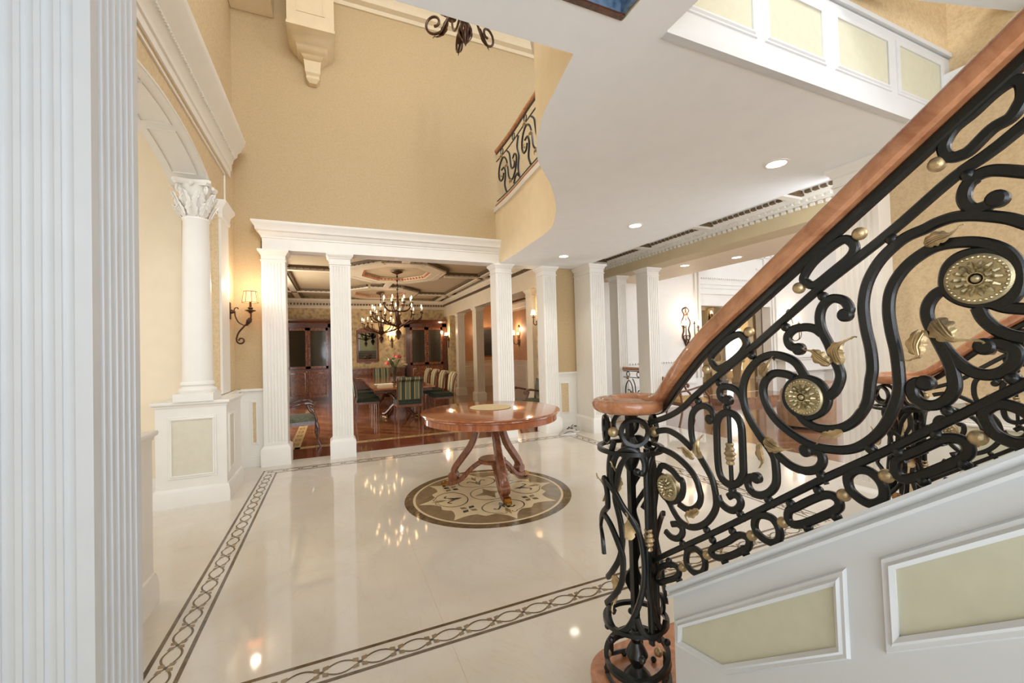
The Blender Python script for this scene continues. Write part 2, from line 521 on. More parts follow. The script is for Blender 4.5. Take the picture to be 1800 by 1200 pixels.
# railing outlines in the plane of the rail: (y, z) in metres
SCROLLS=[[[1.009,1.301],[0.996,1.309],[0.997,1.324],[1.009,1.337],[1.032,1.343],[1.058,1.334],[1.079,1.314],[1.088,1.286],[1.09,1.256],[1.087,1.224],[1.074,1.191],[1.051,1.16],[1.027,1.131],[1.009,1.104],[1.0,1.073],[0.996,1.04],[0.999,1.012],[1.017,0.978],[1.045,0.945],[1.084,0.919],[1.122,0.908],[1.157,0.914],[1.183,0.935],[1.203,0.96],[1.215,0.97]],[[1.258,1.218],[1.242,1.224],[1.198,1.232],[1.148,1.22],[1.109,1.2],[1.089,1.188]],[[1.245,1.155],[1.225,1.155],[1.178,1.148],[1.134,1.131],[1.096,1.107],[1.073,1.081],[1.064,1.057],[1.059,1.03],[1.07,0.999],[1.096,0.976],[1.126,0.967],[1.159,0.973]],[[0.85,1.152],[0.869,1.149],[0.88,1.134],[0.876,1.115],[0.862,1.103],[0.838,1.105],[0.814,1.119],[0.796,1.142],[0.79,1.167],[0.792,1.215],[0.801,1.237],[0.817,1.258],[0.831,1.272],[0.845,1.291],[0.859,1.311],[0.873,1.337],[0.882,1.365],[0.885,1.396],[0.881,1.428],[0.865,1.463],[0.831,1.498],[0.79,1.514],[0.753,1.509],[0.723,1.492],[0.7,1.455]],[[0.937,1.371],[0.96,1.372],[0.968,1.392],[0.96,1.408],[0.939,1.414],[0.912,1.409],[0.893,1.393],[0.883,1.371]],[[0.729,1.453],[0.754,1.462],[0.787,1.461],[0.813,1.438],[0.82,1.405],[0.807,1.362],[0.781,1.328],[0.74,1.299],[0.692,1.28],[0.639,1.279],[0.597,1.29],[0.562,1.317],[0.535,1.352],[0.517,1.393],[0.505,1.436],[0.504,1.477],[0.507,1.523],[0.514,1.57],[0.517,1.617],[0.511,1.658],[0.493,1.693],[0.466,1.72],[0.432,1.737],[0.393,1.736],[0.363,1.726],[0.339,1.707],[0.326,1.68],[0.324,1.645],[0.333,1.619],[0.352,1.607]],[[0.721,1.355],[0.707,1.339],[0.686,1.33],[0.663,1.327],[0.637,1.33],[0.614,1.339],[0.593,1.356],[0.577,1.379],[0.565,1.404],[0.56,1.429],[0.557,1.453],[0.552,1.484],[0.554,1.528],[0.562,1.581],[0.564,1.634],[0.554,1.682],[0.533,1.722],[0.507,1.75],[0.48,1.769],[0.449,1.778],[0.431,1.785],[0.405,1.789],[0.378,1.784],[0.354,1.775],[0.33,1.763],[0.308,1.746]],[[0.648,1.408],[0.631,1.426],[0.62,1.452],[0.619,1.473],[0.63,1.505],[0.642,1.543],[0.656,1.577],[0.66,1.611],[0.651,1.639],[0.629,1.654],[0.604,1.646],[0.593,1.624],[0.602,1.611]],[[0.656,1.568],[0.672,1.581],[0.695,1.587],[0.724,1.583],[0.743,1.564],[0.738,1.54],[0.714,1.53]],[[0.707,1.262],[0.688,1.266],[0.672,1.262],[0.667,1.244],[0.678,1.223],[0.7,1.211],[0.724,1.208],[0.751,1.214],[0.777,1.229],[0.798,1.243],[0.814,1.261]],[[0.421,1.648],[0.437,1.639],[0.449,1.62],[0.452,1.596],[0.444,1.566],[0.428,1.53],[0.412,1.505],[0.392,1.484],[0.371,1.477],[0.351,1.482],[0.336,1.498],[0.331,1.519],[0.341,1.532],[0.355,1.537],[0.37,1.531]],[[0.444,1.566],[0.432,1.533],[0.423,1.507],[0.417,1.482],[0.415,1.451],[0.425,1.427],[0.443,1.412],[0.463,1.411],[0.479,1.425],[0.482,1.446],[0.473,1.457],[0.459,1.456]],[[0.377,1.606],[0.37,1.584],[0.356,1.564],[0.338,1.551],[0.318,1.544]],[[0.358,1.612],[0.34,1.602],[0.316,1.597]],[[0.345,1.805],[0.353,1.8],[0.365,1.795],[0.378,1.797],[0.387,1.811],[0.389,1.827],[0.384,1.844],[0.373,1.857],[0.357,1.861],[0.339,1.856],[0.305,1.838]],[[0.989,1.058],[0.979,1.037],[0.955,1.026],[0.931,1.029],[0.913,1.044],[0.906,1.063],[0.916,1.078],[0.933,1.077],[0.948,1.066]],[[1.23,0.848],[1.202,0.838],[1.169,0.846],[1.148,0.87],[1.147,0.891],[1.167,0.898],[1.195,0.888]]]
RINGS=[[[0.937,1.332],[0.916,1.328],[0.9,1.311],[0.894,1.289],[0.893,1.251],[0.893,1.208],[0.893,1.165],[0.895,1.15],[0.908,1.124],[0.932,1.107],[0.955,1.107],[0.972,1.118],[0.982,1.142],[0.985,1.188],[0.985,1.234],[0.984,1.28],[0.977,1.306],[0.96,1.325]],[[1.223,1.095],[1.186,1.087],[1.155,1.065],[1.139,1.062],[1.136,1.033],[1.148,1.002],[1.181,0.976],[1.21,0.972],[1.243,0.986],[1.257,1.018],[1.255,1.062],[1.243,1.087]],[[0.701,1.452],[0.672,1.444],[0.655,1.424],[0.65,1.4],[0.661,1.375],[0.685,1.357],[0.706,1.353],[0.73,1.361],[0.749,1.38],[0.753,1.403],[0.744,1.429],[0.724,1.446]],[[0.421,1.661],[0.415,1.691],[0.397,1.708],[0.371,1.71],[0.346,1.7],[0.331,1.678],[0.328,1.653],[0.335,1.63],[0.354,1.615],[0.376,1.614],[0.4,1.624],[0.416,1.641]],[[0.997,1.502],[0.972,1.47],[0.929,1.488],[0.886,1.52],[0.867,1.549],[0.887,1.576],[0.925,1.565],[0.968,1.533]],[[0.695,1.718],[0.688,1.703],[0.668,1.694],[0.627,1.72],[0.589,1.747],[0.577,1.767],[0.583,1.784],[0.599,1.794],[0.629,1.781],[0.67,1.752]],[[0.414,1.938],[0.412,1.918],[0.404,1.909],[0.393,1.907],[0.377,1.912],[0.348,1.938],[0.324,1.947],[0.312,1.965],[0.307,1.979],[0.308,2.0],[0.316,2.01],[0.328,2.01],[0.346,2.001],[0.372,1.981],[0.399,1.964]],[[1.131,0.799],[1.117,0.829],[1.087,0.842],[1.059,0.834],[1.049,0.811],[1.058,0.781],[1.079,0.763],[1.108,0.757],[1.13,0.773]],[[0.862,1.016],[0.852,1.039],[0.831,1.049],[0.806,1.048],[0.79,1.03],[0.787,1.007],[0.797,0.986],[0.817,0.978],[0.843,0.982],[0.86,0.997]],[[0.612,1.214],[0.603,1.232],[0.587,1.243],[0.567,1.244],[0.549,1.231],[0.54,1.212],[0.541,1.19],[0.554,1.175],[0.571,1.169],[0.59,1.175],[0.607,1.19]],[[0.376,1.399],[0.37,1.414],[0.355,1.423],[0.336,1.42],[0.318,1.407],[0.309,1.383],[0.316,1.362],[0.333,1.354],[0.35,1.358],[0.366,1.371]],[[1.231,0.722],[1.201,0.737],[1.176,0.739],[1.168,0.722],[1.185,0.697],[1.234,0.662],[1.269,0.637],[1.289,0.649],[1.267,0.692]],[[1.016,0.875],[0.993,0.894],[0.956,0.923],[0.921,0.955],[0.898,0.963],[0.883,0.955],[0.887,0.933],[0.91,0.912],[0.951,0.879],[0.987,0.857],[1.013,0.852],[1.024,0.859]],[[0.757,1.088],[0.738,1.103],[0.703,1.132],[0.67,1.156],[0.65,1.163],[0.635,1.156],[0.633,1.14],[0.645,1.125],[0.672,1.103],[0.705,1.077],[0.737,1.057],[0.755,1.056],[0.762,1.069]],[[0.51,1.287],[0.48,1.309],[0.439,1.341],[0.417,1.348],[0.403,1.342],[0.399,1.327],[0.408,1.311],[0.436,1.287],[0.473,1.26],[0.502,1.244],[0.515,1.252],[0.517,1.27]]]
GOLD_BALLS=[[1.014,1.466],[0.857,1.583],[0.708,1.692],[0.566,1.799],[0.426,1.904],[1.151,0.75],[1.04,0.843],[0.873,0.974],[0.776,1.049],[0.622,1.172],[0.534,1.242],[0.386,1.355]]
BLACK_BALLS=[[1.055,1.356],[0.967,1.423],[0.943,1.349],[0.851,1.512],[0.747,1.59],[0.65,1.662],[0.505,1.77],[0.382,1.864],[0.934,1.09],[1.218,0.742],[1.147,0.836],[1.038,0.926],[0.909,1.025],[0.815,1.098],[0.939,0.961],[1.016,0.902],[1.169,0.694],[0.971,0.851],[0.896,0.911],[0.753,1.108],[0.68,1.166],[0.671,1.207],[0.816,1.098],[0.709,1.057],[0.64,1.112],[0.509,1.3],[0.445,1.35],[0.426,1.401],[0.561,1.297],[0.47,1.247],[0.406,1.299],[0.337,1.472]]
LEAVES=[[[[1.045,1.165],[1.052,1.189],[1.047,1.219],[1.038,1.239]],0.019],[[[1.073,1.158],[1.098,1.172],[1.118,1.185],[1.14,1.18]],0.014],[[[0.814,1.271],[0.789,1.261],[0.762,1.256],[0.738,1.261]],0.02],[[[0.831,1.26],[0.827,1.228],[0.819,1.208],[0.831,1.189]],0.013],[[[0.614,1.33],[0.637,1.317],[0.659,1.313],[0.671,1.291]],0.011],[[[0.818,1.454],[0.803,1.477],[0.791,1.488],[0.785,1.504]],0.015],[[[0.612,1.492],[0.617,1.524],[0.604,1.542],[0.586,1.555]],0.019],[[[0.635,1.491],[0.656,1.51],[0.669,1.524],[0.69,1.527]],0.018],[[[0.447,1.744],[0.426,1.751],[0.406,1.753],[0.395,1.765]],0.015],[[[0.437,1.586],[0.422,1.565],[0.406,1.547],[0.379,1.543]],0.023],[[[0.457,1.567],[0.465,1.537],[0.462,1.513],[0.478,1.504]],0.018],[[[1.061,0.987],[1.086,0.966],[1.111,0.954],[1.106,0.929]],0.014]]
MEDALS=[[0.373,1.66],[0.703,1.404],[1.205,1.021]]
ROD=[[0.937,1.329],[0.937,1.228],[0.936,1.116]]
COLLAR=[[0.938,1.203]]
NEWEL_BARS=[[0.123,[[-2.054,0.887],[-1.858,0.881],[-1.8,0.91],[-1.882,0.944],[-2.11,0.968],[-2.413,0.973],[-2.682,0.949],[-2.829,0.911],[-2.89,0.87],[-2.888,0.831],[-2.792,0.799],[-2.588,0.756],[-2.362,0.717],[-2.146,0.676],[-2.006,0.628],[-1.943,0.571],[-1.919,0.514],[-1.954,0.457],[-2.066,0.4],[-2.231,0.342],[-2.433,0.289],[-2.682,0.255],[-2.916,0.242],[-3.138,0.256],[-3.271,0.286],[-3.178,0.322],[-2.943,0.313]]],[0.128,[[2.997,0.843],[3.283,0.824],[3.515,0.797],[3.747,0.749],[3.995,0.706],[4.201,0.66]]],[0.118,[[-2.265,0.955],[-2.516,0.921],[-2.68,0.874],[-2.764,0.823],[-2.828,0.773],[-2.724,0.722],[-2.646,0.68],[-2.602,0.608],[-2.733,0.536],[-3.039,0.473],[-3.366,0.429]]],[0.118,[[0.623,0.803],[0.815,0.762],[0.876,0.701],[0.824,0.642],[0.703,0.589],[0.653,0.525],[0.688,0.48],[0.91,0.4],[1.152,0.345],[1.026,0.301],[0.771,0.251]]],[0.128,[[2.912,0.693],[3.284,0.665],[3.549,0.607],[3.697,0.555],[3.703,0.502],[3.63,0.446],[3.398,0.391],[2.938,0.326]]],[0.122,[[-1.246,0.968],[-1.51,0.944],[-1.673,0.903],[-1.735,0.851],[-1.737,0.769],[-1.758,0.626],[-1.821,0.484],[-1.743,0.388],[-1.58,0.312],[-1.374,0.265]]],[0.112,[[-2.843,0.998],[-3.005,0.945],[-3.127,0.892],[-3.118,0.832]]],[0.128,[[-2.2,0.327],[-2.103,0.285],[-1.925,0.257],[-1.642,0.246],[-1.317,0.261],[-1.144,0.289]]],[0.13,[[3.064,0.844],[3.205,0.791],[3.214,0.737],[3.149,0.724],[2.837,0.684],[2.537,0.622],[2.822,0.581],[2.897,0.525]]]]

# ------------------------------------------------------------ floor with its stone inlays (one mesh)
Z3 = 3.06
fl = MB()
fl.poly([(-6, -4, 0), (5.9, -4, 0), (5.9, 6.98, 0), (-6, 6.98, 0)], 0)
fl.poly([(4.4, 6.98, 0), (5.9, 6.98, 0), (5.9, 8.25, 0), (4.4, 8.25, 0)], 0)
def flat(pts, z, m):
    fl.poly([(x, y, z) for x, y in pts], m)
def strip(p, q, w, z, m):
    d = (Vector(q) - Vector(p)).normalized()
    s = Vector((-d.y, d.x)) * w / 2
    p, q = Vector(p), Vector(q)
    flat([p - s, q - s, q + s, p + s], z, m)
def curve_strip(pts, w, z, m, closed=False):
    P = [Vector(p) for p in pts]
    n = len(P)
    L, Rr = [], []
    for i in range(n):
        d = (P[(i + 1) % n] - P[(i - 1) % n]) if closed else (P[min(i + 1, n - 1)] - P[max(i - 1, 0)])
        d.normalize()
        s = Vector((-d.y, d.x)) * (w[i] if isinstance(w, list) else w) / 2
        L.append(fl.b.verts.new((P[i].x + s.x, P[i].y + s.y, z)))
        Rr.append(fl.b.verts.new((P[i].x - s.x, P[i].y - s.y, z)))
    for i in range(n if closed else n - 1):
        j = (i + 1) % n
        fl.f([L[i], Rr[i], Rr[j], L[j]], m)
BX0, BX1, BY0, BY1, BW = -0.80, 3.88, 2.278, 6.40, 0.078
for s in (-1, 1):
    x0, x1, y0, y1 = BX0 + s * BW, BX1 - s * BW, BY0 + s * BW, BY1 - s * BW
    t = 0.011
    for a, b in (((x0, y0), (x1, y0)), ((x1, y0), (x1, y1)), ((x1, y1), (x0, y1)), ((x0, y1), (x0, y0))):
        d = (Vector(b) - Vector(a)).normalized() * t
        strip(Vector(a) - d, Vector(b) + d, 0.022, 0.0006, 1)
PITCH = 0.1805
def motif(cx, cy, ux, uy):
    U, V = Vector((ux, uy)), Vector((-uy, ux))
    c = Vector((cx, cy))
    for sx in (-1, 1):
        for sy in (-1, 1):
            d = (U * sx * 0.9 + V * sy).normalized()
            e = Vector((-d.y, d.x))
            b = c + d * 0.008
            flat([b, b + d * 0.022 + e * 0.017, b + d * 0.044, b + d * 0.022 - e * 0.017], 0.0012, 2)
    flat([c + U * .01, c + V * .01, c - U * .01, c - V * .01], 0.0014, 3)
def chain(ax, ay, bx, by):
    a, b = Vector((ax, ay)), Vector((bx, by))
    L = (b - a).length
    U = (b - a) / L
    V = Vector((-U.y, U.x))
    n = int(L / PITCH)
    for sg in (-1, 1):
        pts = [a + U * (k / 10 * PITCH) + V * sg * 0.042 * sin(PI * k / 10) for k in range(n * 10 + 1)]
        curve_strip(pts, 0.011, 0.0009 + .00005 * sg, 1)
    for k in range(n + 1):
        c = a + U * k * PITCH
        motif(c.x, c.y, U.x, U.y)
chain(0.098 - 5 * PITCH, BY0 - .012, BX1, BY0 - .012)
chain(BX0, BY0, BX0, BY1)
chain(BX0, BY1, BX1, BY1)
chain(BX1, BY0, BX1, BY1)
# round medallion
MC = Vector((1.52, 4.27))
def circ(r, n=72, c=MC):
    return [(c.x + r * cos(2 * PI * i / n), c.y + r * sin(2 * PI * i / n)) for i in range(n)]
flat(circ(0.885), 0.0004, 1)
flat(circ(0.80), 0.0007, 4)
flat(circ(0.775), 0.0010, 2)
star = []
for k in range(8):
    a0 = k * PI / 4
    for da, r in ((0, 0.755), (4, 0.655), (9, 0.60), (14, 0.575), (19, 0.60), (22.5, 0.615), (26, 0.60), (31, 0.575), (36, 0.60), (41, 0.655)):
        a = a0 + math.radians(da)
        star.append((MC.x + r * cos(a), MC.y + r * sin(a)))
flat(star, 0.0013, 4)
curve_strip(circ(0.20, 40), 0.014, 0.0018, 1, True)
dm = []
for k in range(4):
    a = k * PI / 2 + 0.1
    p = Vector((cos(a), sin(a))) * 0.17
    q = Vector((cos(a + PI / 2), sin(a + PI / 2))) * 0.17
    for t in (0, .25, .5, .75):
        v = p.lerp(q, t) * (1 - 0.42 * sin(PI * t))
        dm.append((MC.x + v.x, MC.y + v.y))
flat(dm, 0.0018, 2)
for k in range(4):
    a = k * PI / 2
    D, E = Vector((cos(a), sin(a))), Vector((-sin(a), cos(a)))
    c = MC + D * 0.415
    pts = []
    for sg in (-1, 1):
        arc = []
        for i in range(30):
            th = PI - sg * i * 0.095
            arc.append(c + D * 0.165 * cos(th) + E * 0.215 * sin(th))
        e = arc[-1]
        for i in range(12):
            th = i * 0.42
            rr = 0.036 * (1 - i / 14)
            arc.append(e + D * (rr * sin(th) * 1.0 - 0.0) - E * sg * (0.036 - rr * cos(th)))
        curve_strip(arc, [0.016 * (0.55 + 0.45 * sin(PI * min(1, i / 26))) for i in range(len(arc))], 0.0018, 1)
    f0 = MC + D * 0.36
    flat([f0 - D * .06, f0 + E * .03, f0 + D * .10, f0 + D * .27, f0 + D * .10, f0 - E * .03][:3] + [f0 - E * .03], 0.0019, 3)
    flat([f0 + D * .10, f0 + D * .17 + E * .028, f0 + D * .27, f0 + D * .17 - E * .028], 0.0019, 2)
    for sg in (-1, 1):
        curve_strip([f0 + D * (.02 + .09 * sin(t)) + E * sg * (.02 + .075 * t / 2) for t in [i * 0.3 for i in range(9)]], [0.012 + 0.012 * abs(sin(i)) for i in range(9)], 0.0019, 3)
    g = MC + (D + E).normalized() * 0.47
    G, H = (D + E).normalized(), (D - E).normalized()
    for q in (G, -G, H, -H):
        e = Vector((-q.y, q.x))
        flat([g + q * .012, g + q * .06 + e * .032, g + q * .10, g + q * .06 - e * .032], 0.0019, 3 if q in (G, -G) else 2)
# hairline slab joints
for y in (3.33, 4.27, 5.3):
    strip((BX0 + .09, y), (BX1 - .09, y), 0.0022, 0.0002, 5)
for x in (0.55, 1.52, 2.6):
    strip((x, -1), (x, BY1 - .09), 0.0022, 0.0002, 5)
strip((-1.0, 1.2), (6, 1.2), 0.0022, 0.0002, 5)
M['joint'] = plain('marble_joint', (196, 172, 132), 0.3)
struct('floor', fl, ['marble', 'brownmarble', 'midmarble', 'darkmarble', 'marbletop', 'joint'], 'cream marble foyer floor with inlaid border and medallion')

# dining floor
df = MB()
df.poly([(-2.4, 6.98, 0), (4.4, 6.98, 0), (4.4, 17.4, 0), (-2.4, 17.4, 0)], 1)
df.poly([(4.4, 8.25, 0), (7.1, 8.25, 0), (7.1, 17.4, 0), (4.4, 17.4, 0)], 1)
df.poly([(-2.1, 7.9, .0008), (3.9, 7.9, .0008), (3.9, 15.5, .0008), (-2.1, 15.5, .0008)], 0)
for a, b in (((-.62, 7.78), (3.9, 7.78)), ((-.62, 15.3), (3.9, 15.3)), ((-.62, 7.7), (-.62, 15.3)), ((3.5, 7.7), (3.5, 15.3))):
    d = (Vector(b) - Vector(a)).normalized()
    s = Vector((-d.y, d.x)) * 0.085
    a, b = Vector(a), Vector(b)
    df.poly([(p.x, p.y, .0016) for p in (a - s, b - s, b + s, a + s)], 2)
    n = int((b - a).length / 0.42)
    for i in range(1, n):
        c = a + d * i * 0.42
        for o in (-1, 1):
            q = c + d * o * 0.06
            df.poly([(q.x + d.x * .05 * cos(t) + s.x * .55 * sin(t), q.y + d.y * .05 * cos(t) + s.y * .55 * sin(t), .0022 + .0001 * (o + 1)) for t in [j * PI / 6 for j in range(12)]], 3)
        for o in (-1, 1):
            q = c + d * o * 0.06
            df.poly([(q.x + d.x * .036 * cos(t) + s.x * .38 * sin(t), q.y + d.y * .036 * cos(t) + s.y * .38 * sin(t), .0027) for t in [j * PI / 6 for j in range(12)]], 2)
struct('floor_dining', df, ['dinfloor', 'dinband', 'inlay', 'darkwood'], 'cherry plank dining room floor with maple inlay')
lf = MB()
lf.poly([(5.9, -4, 0), (20, -4, 0), (20, 8.25, 0), (5.9, 8.25, 0)], 0)
struct('floor_living', lf, ['livfloor'], 'brown plank living room floor')

# ------------------------------------------------------------ second floor slab with serpentine edge (white underside, gold fascia)
curve = [(1.162, 1.797), (1.191, 1.952), (1.221, 2.10), (1.256, 2.274), (1.299, 2.433), (1.397, 2.68), (1.526, 2.925), (1.703, 3.146), (1.918, 3.406), (2.184, 3.803), (2.364, 4.137), (2.57, 4.669), (2.638, 5.403), (2.685, 6.0), (2.70, 6.42), (2.70, 6.86)]
CV = [(p.x, p.y) for p in cr([(x, y, 0) for x, y in curve], 4)]
ZT = 4.0
def slab(poly, z0, z1, name, label, mats=('ceil', 'fascia', 'white')):
    b = MB()
    b.poly([(x, y, z0) for x, y in reversed(poly)], 0)
    b.poly([(x, y, z1) for x, y in poly], 2)
    n = len(poly)
    for i in range(n):
        (xa, ya), (xb, yb) = poly[i], poly[(i + 1) % n]
        b.poly([(xa, ya, z0), (xb, yb, z0), (xb, yb, z1), (xa, ya, z1)], 1)
    return struct(name, b, mats, label)
outline = [(-1.26, 1.53), (-1.26, 1.797)] + [(-.2, 1.797)] + CV + [(4.20, 6.86), (4.20, 1.534), (1.5, 1.534), (1.5, -3.4), (1.26, -3.4), (1.26, 1.53)]
outline = list(reversed(outline))
slab(outline, Z3, ZT, 'ceiling', 'white underside of the upper landing with serpentine gold fascia')
tr = MB()
tr.sweep(CV, [(-0.005, ZT - 0.005), (0.02, ZT - 0.005), (0.03, ZT + 0.02), (0.02, ZT + 0.075), (-0.05, ZT + 0.075), (-0.05, ZT - 0.005)][::-1] and [(0.005, ZT - 0.01), (-0.03, ZT - 0.01), (-0.035, ZT + 0.06), (0.06, ZT + 0.06), (0.06, ZT - 0.01)], m=0)
struct('trim_1', tr, ['white'], 'white trim along the serpentine landing edge')

# ceiling far above, foyer crown
b = MB()
b.box(-1.6, 1.0, 7.32, 4.6, 7.1, 7.42)
struct('ceiling_foyer', b, ['ceil'], 'high foyer ceiling')
b = MB()
b.box(-1.255, 6.4, 6.5, -.72, 6.855, 7.3)
struct('trim_2', b, ['cream'], 'pale soffit box in the upper left corner')
b = MB()
prof = [(0, 6.98), (0.03, 6.98), (0.05, 7.03), (0.13, 7.05), (0.15, 7.12), (0.19, 7.16), (0.23, 7.22), (0.24, 7.32), (0, 7.32)]
b.sweep([(4.5, 6.86), (-1.26, 6.86)], [(-a, z) for a, z in prof][::-1] and [(-a, z) for a, z in prof])
bb = MB()
struct('trim_3', b, ['dtrim'], 'crown moulding of the high foyer wall')
bb.b.free()

# ------------------------------------------------------------ walls
def quad_wall(b, p, m=0):
    b.poly(p, m)
# back wall above the dining opening (thick box), and its side parts
b = MB()
b.box(-1.3, 6.86, 3.2, 4.6, 7.04, 7.3, 0)
b.box(-1.3, 6.86, 0, -.93, 7.04, 3.2, 0)
b.box(3.84, 6.86, 0, 4.6, 7.04, 3.2, 0)
struct('wall_back', b, ['wall_up'], 'tan upper foyer wall above the dining opening')
# wall to the right of the big right corner column (plain return)
b = MB()
b.box(4.20, 1.536, 3.06, 4.30, 7.0, 3.4, 1)
struct('wall_gallery', b, ['fascia', 'ceil'], 'short wall return and header beside the gallery')
# right wall of the stair hall
b = MB()
b.box(4.28, -3.4, 0, 4.42, 1.93, 6.6, 0)
struct('wall_right', b, ['wall'], 'patterned tan wall of the stair hall')
# back wall of the stair void, above the landing edge
b = MB()
b.box(1.5, 1.51, 3.67, 4.28, 1.66, 6.6, 0)
struct('wall_stair', b, ['wall'], 'tan wall above the panelled upper wainscot')

# left wall with an arch: built as a profile in (y, z), extruded x -1.26..-1.62
def arch_z(y):
    t = (y - 4.35) / 1.28
    return 3.46 + 0.245 * max(0, 1 - t * t) ** 0.8 if abs(t) < 1 else 3.46
ys = [1.2, 2.7] + [3.07 + i * 2.56 / 32 for i in range(33)] + [5.95, 6.0]
b = MB()
X0, X1 = -1.26, -1.62
for i in range(len(ys) - 1):
    y0, y1 = ys[i], ys[i + 1]
    z0, z1 = (arch_z(y0), arch_z(y1)) if 1.2 <= y0 < 6.0 else (0, 0)
    b.poly([(X0, y0, z0), (X0, y1, z1), (X0, y1, 7.3), (X0, y0, 7.3)], 0)
    b.poly([(X1, y0, z0), (X1, y1, z1), (X1, y1, 7.3), (X1, y0, 7.3)], 0)
    b.poly([(X0, y0, z0), (X0, y1, z1), (X1, y1, z1), (X1, y0, z0)], 1)
b.box(X1, 6.0, 0, X0, 7.04, 7.3, 0)
b.box(X1, -2.2, 0, X0, 1.2, 7.3, 0)
struct('wall_left', b, ['wall', 'white'], 'tan left wall with a flat white arch')
b = MB()  # unseen walls and stair ceiling, added to keep daylight off pillar and landing
b.box(-1.62, -2.3, 0, -.70, -2.1, 7.3, 0)
b.box(1.9, -3.55, 0, 4.42, -3.4, 6.6, 0)
b.box(1.5, -3.55, 6.6, 4.42, 1.66, 6.75, 0)
struct('wall_light_block', b, ['wall'], 'unseen tan walls and stair ceiling added to block daylight')
# arch trim: soffit frames and archivolt
b = MB()
def soff(y, dz=0.0):
    return arch_z(y) - dz
for (ya, yb) in ((3.25, 3.98), (4.03, 4.67), (4.78, 5.45)):
    N = 10
    for xx in (-1.33, -1.55):
        pts = [(xx, ya + (yb - ya) * i / N, soff(ya + (yb - ya) * i / N, 0.004)) for i in range(N + 1)]
        b.ribbon(pts, 0.014, 0.014, (1, 0, 0))
    for yy in (ya, yb):
        b.box(-1.557, yy - .007, soff(yy) - .012, -1.323, yy + .007, soff(yy) + .004)
pts = [(-1.252, 3.05 + 2.6 * i / 40, arch_z(3.05 + 2.6 * i / 40) + 0.012) for i in range(41)]
b.ribbon(pts, 0.03, 0.03, (1, 0, 0))
struct('trim_4', b, ['white'], 'white archivolt and soffit panel mouldings of the left arch')

# big entablature high on the left wall
b = MB()
def lprof():
    return [(0, 3.98), (0.02, 3.98), (0.02, 4.06), (0.035, 4.07), (0.035, 4.15), (0.05, 4.17), (0.06, 4.22), (0.10, 4.26), (0.11, 4.31), (0.15, 4.345), (0.16, 4.39), (0.19, 4.42), (0.20, 4.50), (0, 4.52)]
b.sweep([(-1.26, 6.62), (-1.26, 0.6)], [(-a, z) for a, z in lprof()])
for i in range(150):
    y = 0.8 + i * 0.0387
    b.box(-1.20, y, 4.225, -1.175, y + .02, 4.262)
# thin panel moulding on the frieze wall below
for z in (3.90, 4.70, 5.9):
    if z < 4:
        b.box(-1.262, 1.3, z, -1.245, 6.35, z + .02)
b.box(-1.262, 6.33, 3.45, -1.245, 6.35, 3.92)
struct('trim_5', b, ['white'], 'deep white cornice high on the left wall')
# pier pilaster beyond the arch
b = MB()
b.box(-1.30, 6.02, 1.10, -1.235, 6.42, 3.42)
b.sq(-1.27, 6.22, [(.05, .20, 3.24), (.055, .215, 3.26), (.055, .215, 3.29), (.05, .205, 3.30), (.06, .22, 3.36), (.10, .26, 3.42), (.10, .26, 3.46), (.03, .2, 3.46)])
struct('trim_6', b, ['white'], 'narrow white pilaster beyond the arch')

# side room seen through the arch
b = MB()
b.box(-5.2, 6.0, 0, -1.62, 6.12, 4.4, 0)
b.box(-5.3, 0.5, 0, -5.2, 6.12, 4.4, 0)
struct('wall_side_room', b, ['cream'], 'cream wall of the side room behind the arch')
b = MB()
b.box(-5.2, 0.2, 4.3, -1.62, 6.1, 4.4)
struct('ceiling_side_room', b, ['ceil'])
BASEP = [(0, 0), (0.03, 0), (0.03, .12), (0.024, .14), (0.024, .15), (0.018, .17), (0.012, .185), (0, .19)]
b = MB()
b.sweep([(-1.6, 6.0), (-5.2, 6.0)], [(-a, z) for a, z in BASEP])
struct('baseboard_side_room', b, ['white'])

# ------------------------------------------------------------ wainscot helper (plane x = const or y = const)
def wains(b, frame, length, panels, h=1.09, base=True, rail=True, wm=0, im=1):
    O, U, V, N = [Vector(v) for v in frame]
    def P(u, v, n=0):
        return O + U * u + V * v + N * n
    def quad(u0, v0, u1, v1, n, m):
        b.poly([P(u0, v0, n), P(u1, v0, n), P(u1, v1, n), P(u0, v1, n)], m)
    def bx(u0, v0, u1, v1, n0, n1, m=wm):
        c = [P(u, v, n) for n in (n0, n1) for u, v in ((u0, v0), (u1, v0), (u1, v1), (u0, v1))]
        vs = [b.b.verts.new(q) for q in c]
        for q in ((0, 3, 2, 1), (4, 5, 6, 7), (0, 1, 5, 4), (1, 2, 6, 5), (2, 3, 7, 6), (3, 0, 4, 7)):
            b.f([vs[i] for i in q], m)
    bx(0, 0, length, h - .03, 0, 0.012)
    if base:
        bx(0, 0, length, .15, 0, .034)
        bx(0, .15, length, .17, 0, .026)
        bx(0, .17, length, .19, 0, .018)
    if rail:
        bx(0, h - .055, length, h - .03, 0, .022)
        bx(-.005, h - .03, length + .005, h, 0, .045)
    for (u0, v0, u1, v1) in panels:
        quad(u0, v0, u1, v1, 0.0128, im)
        b.m = wm
        b.sweep([(u0, v0), (u1, v0), (u1, v1), (u0, v1)], [(-.002, .012), (-.002, .022), (.010, .024), (.018, .017), (.030, .019), (.034, .012)], closed=True, frame=(O, U, V, N), m=wm)
    return b

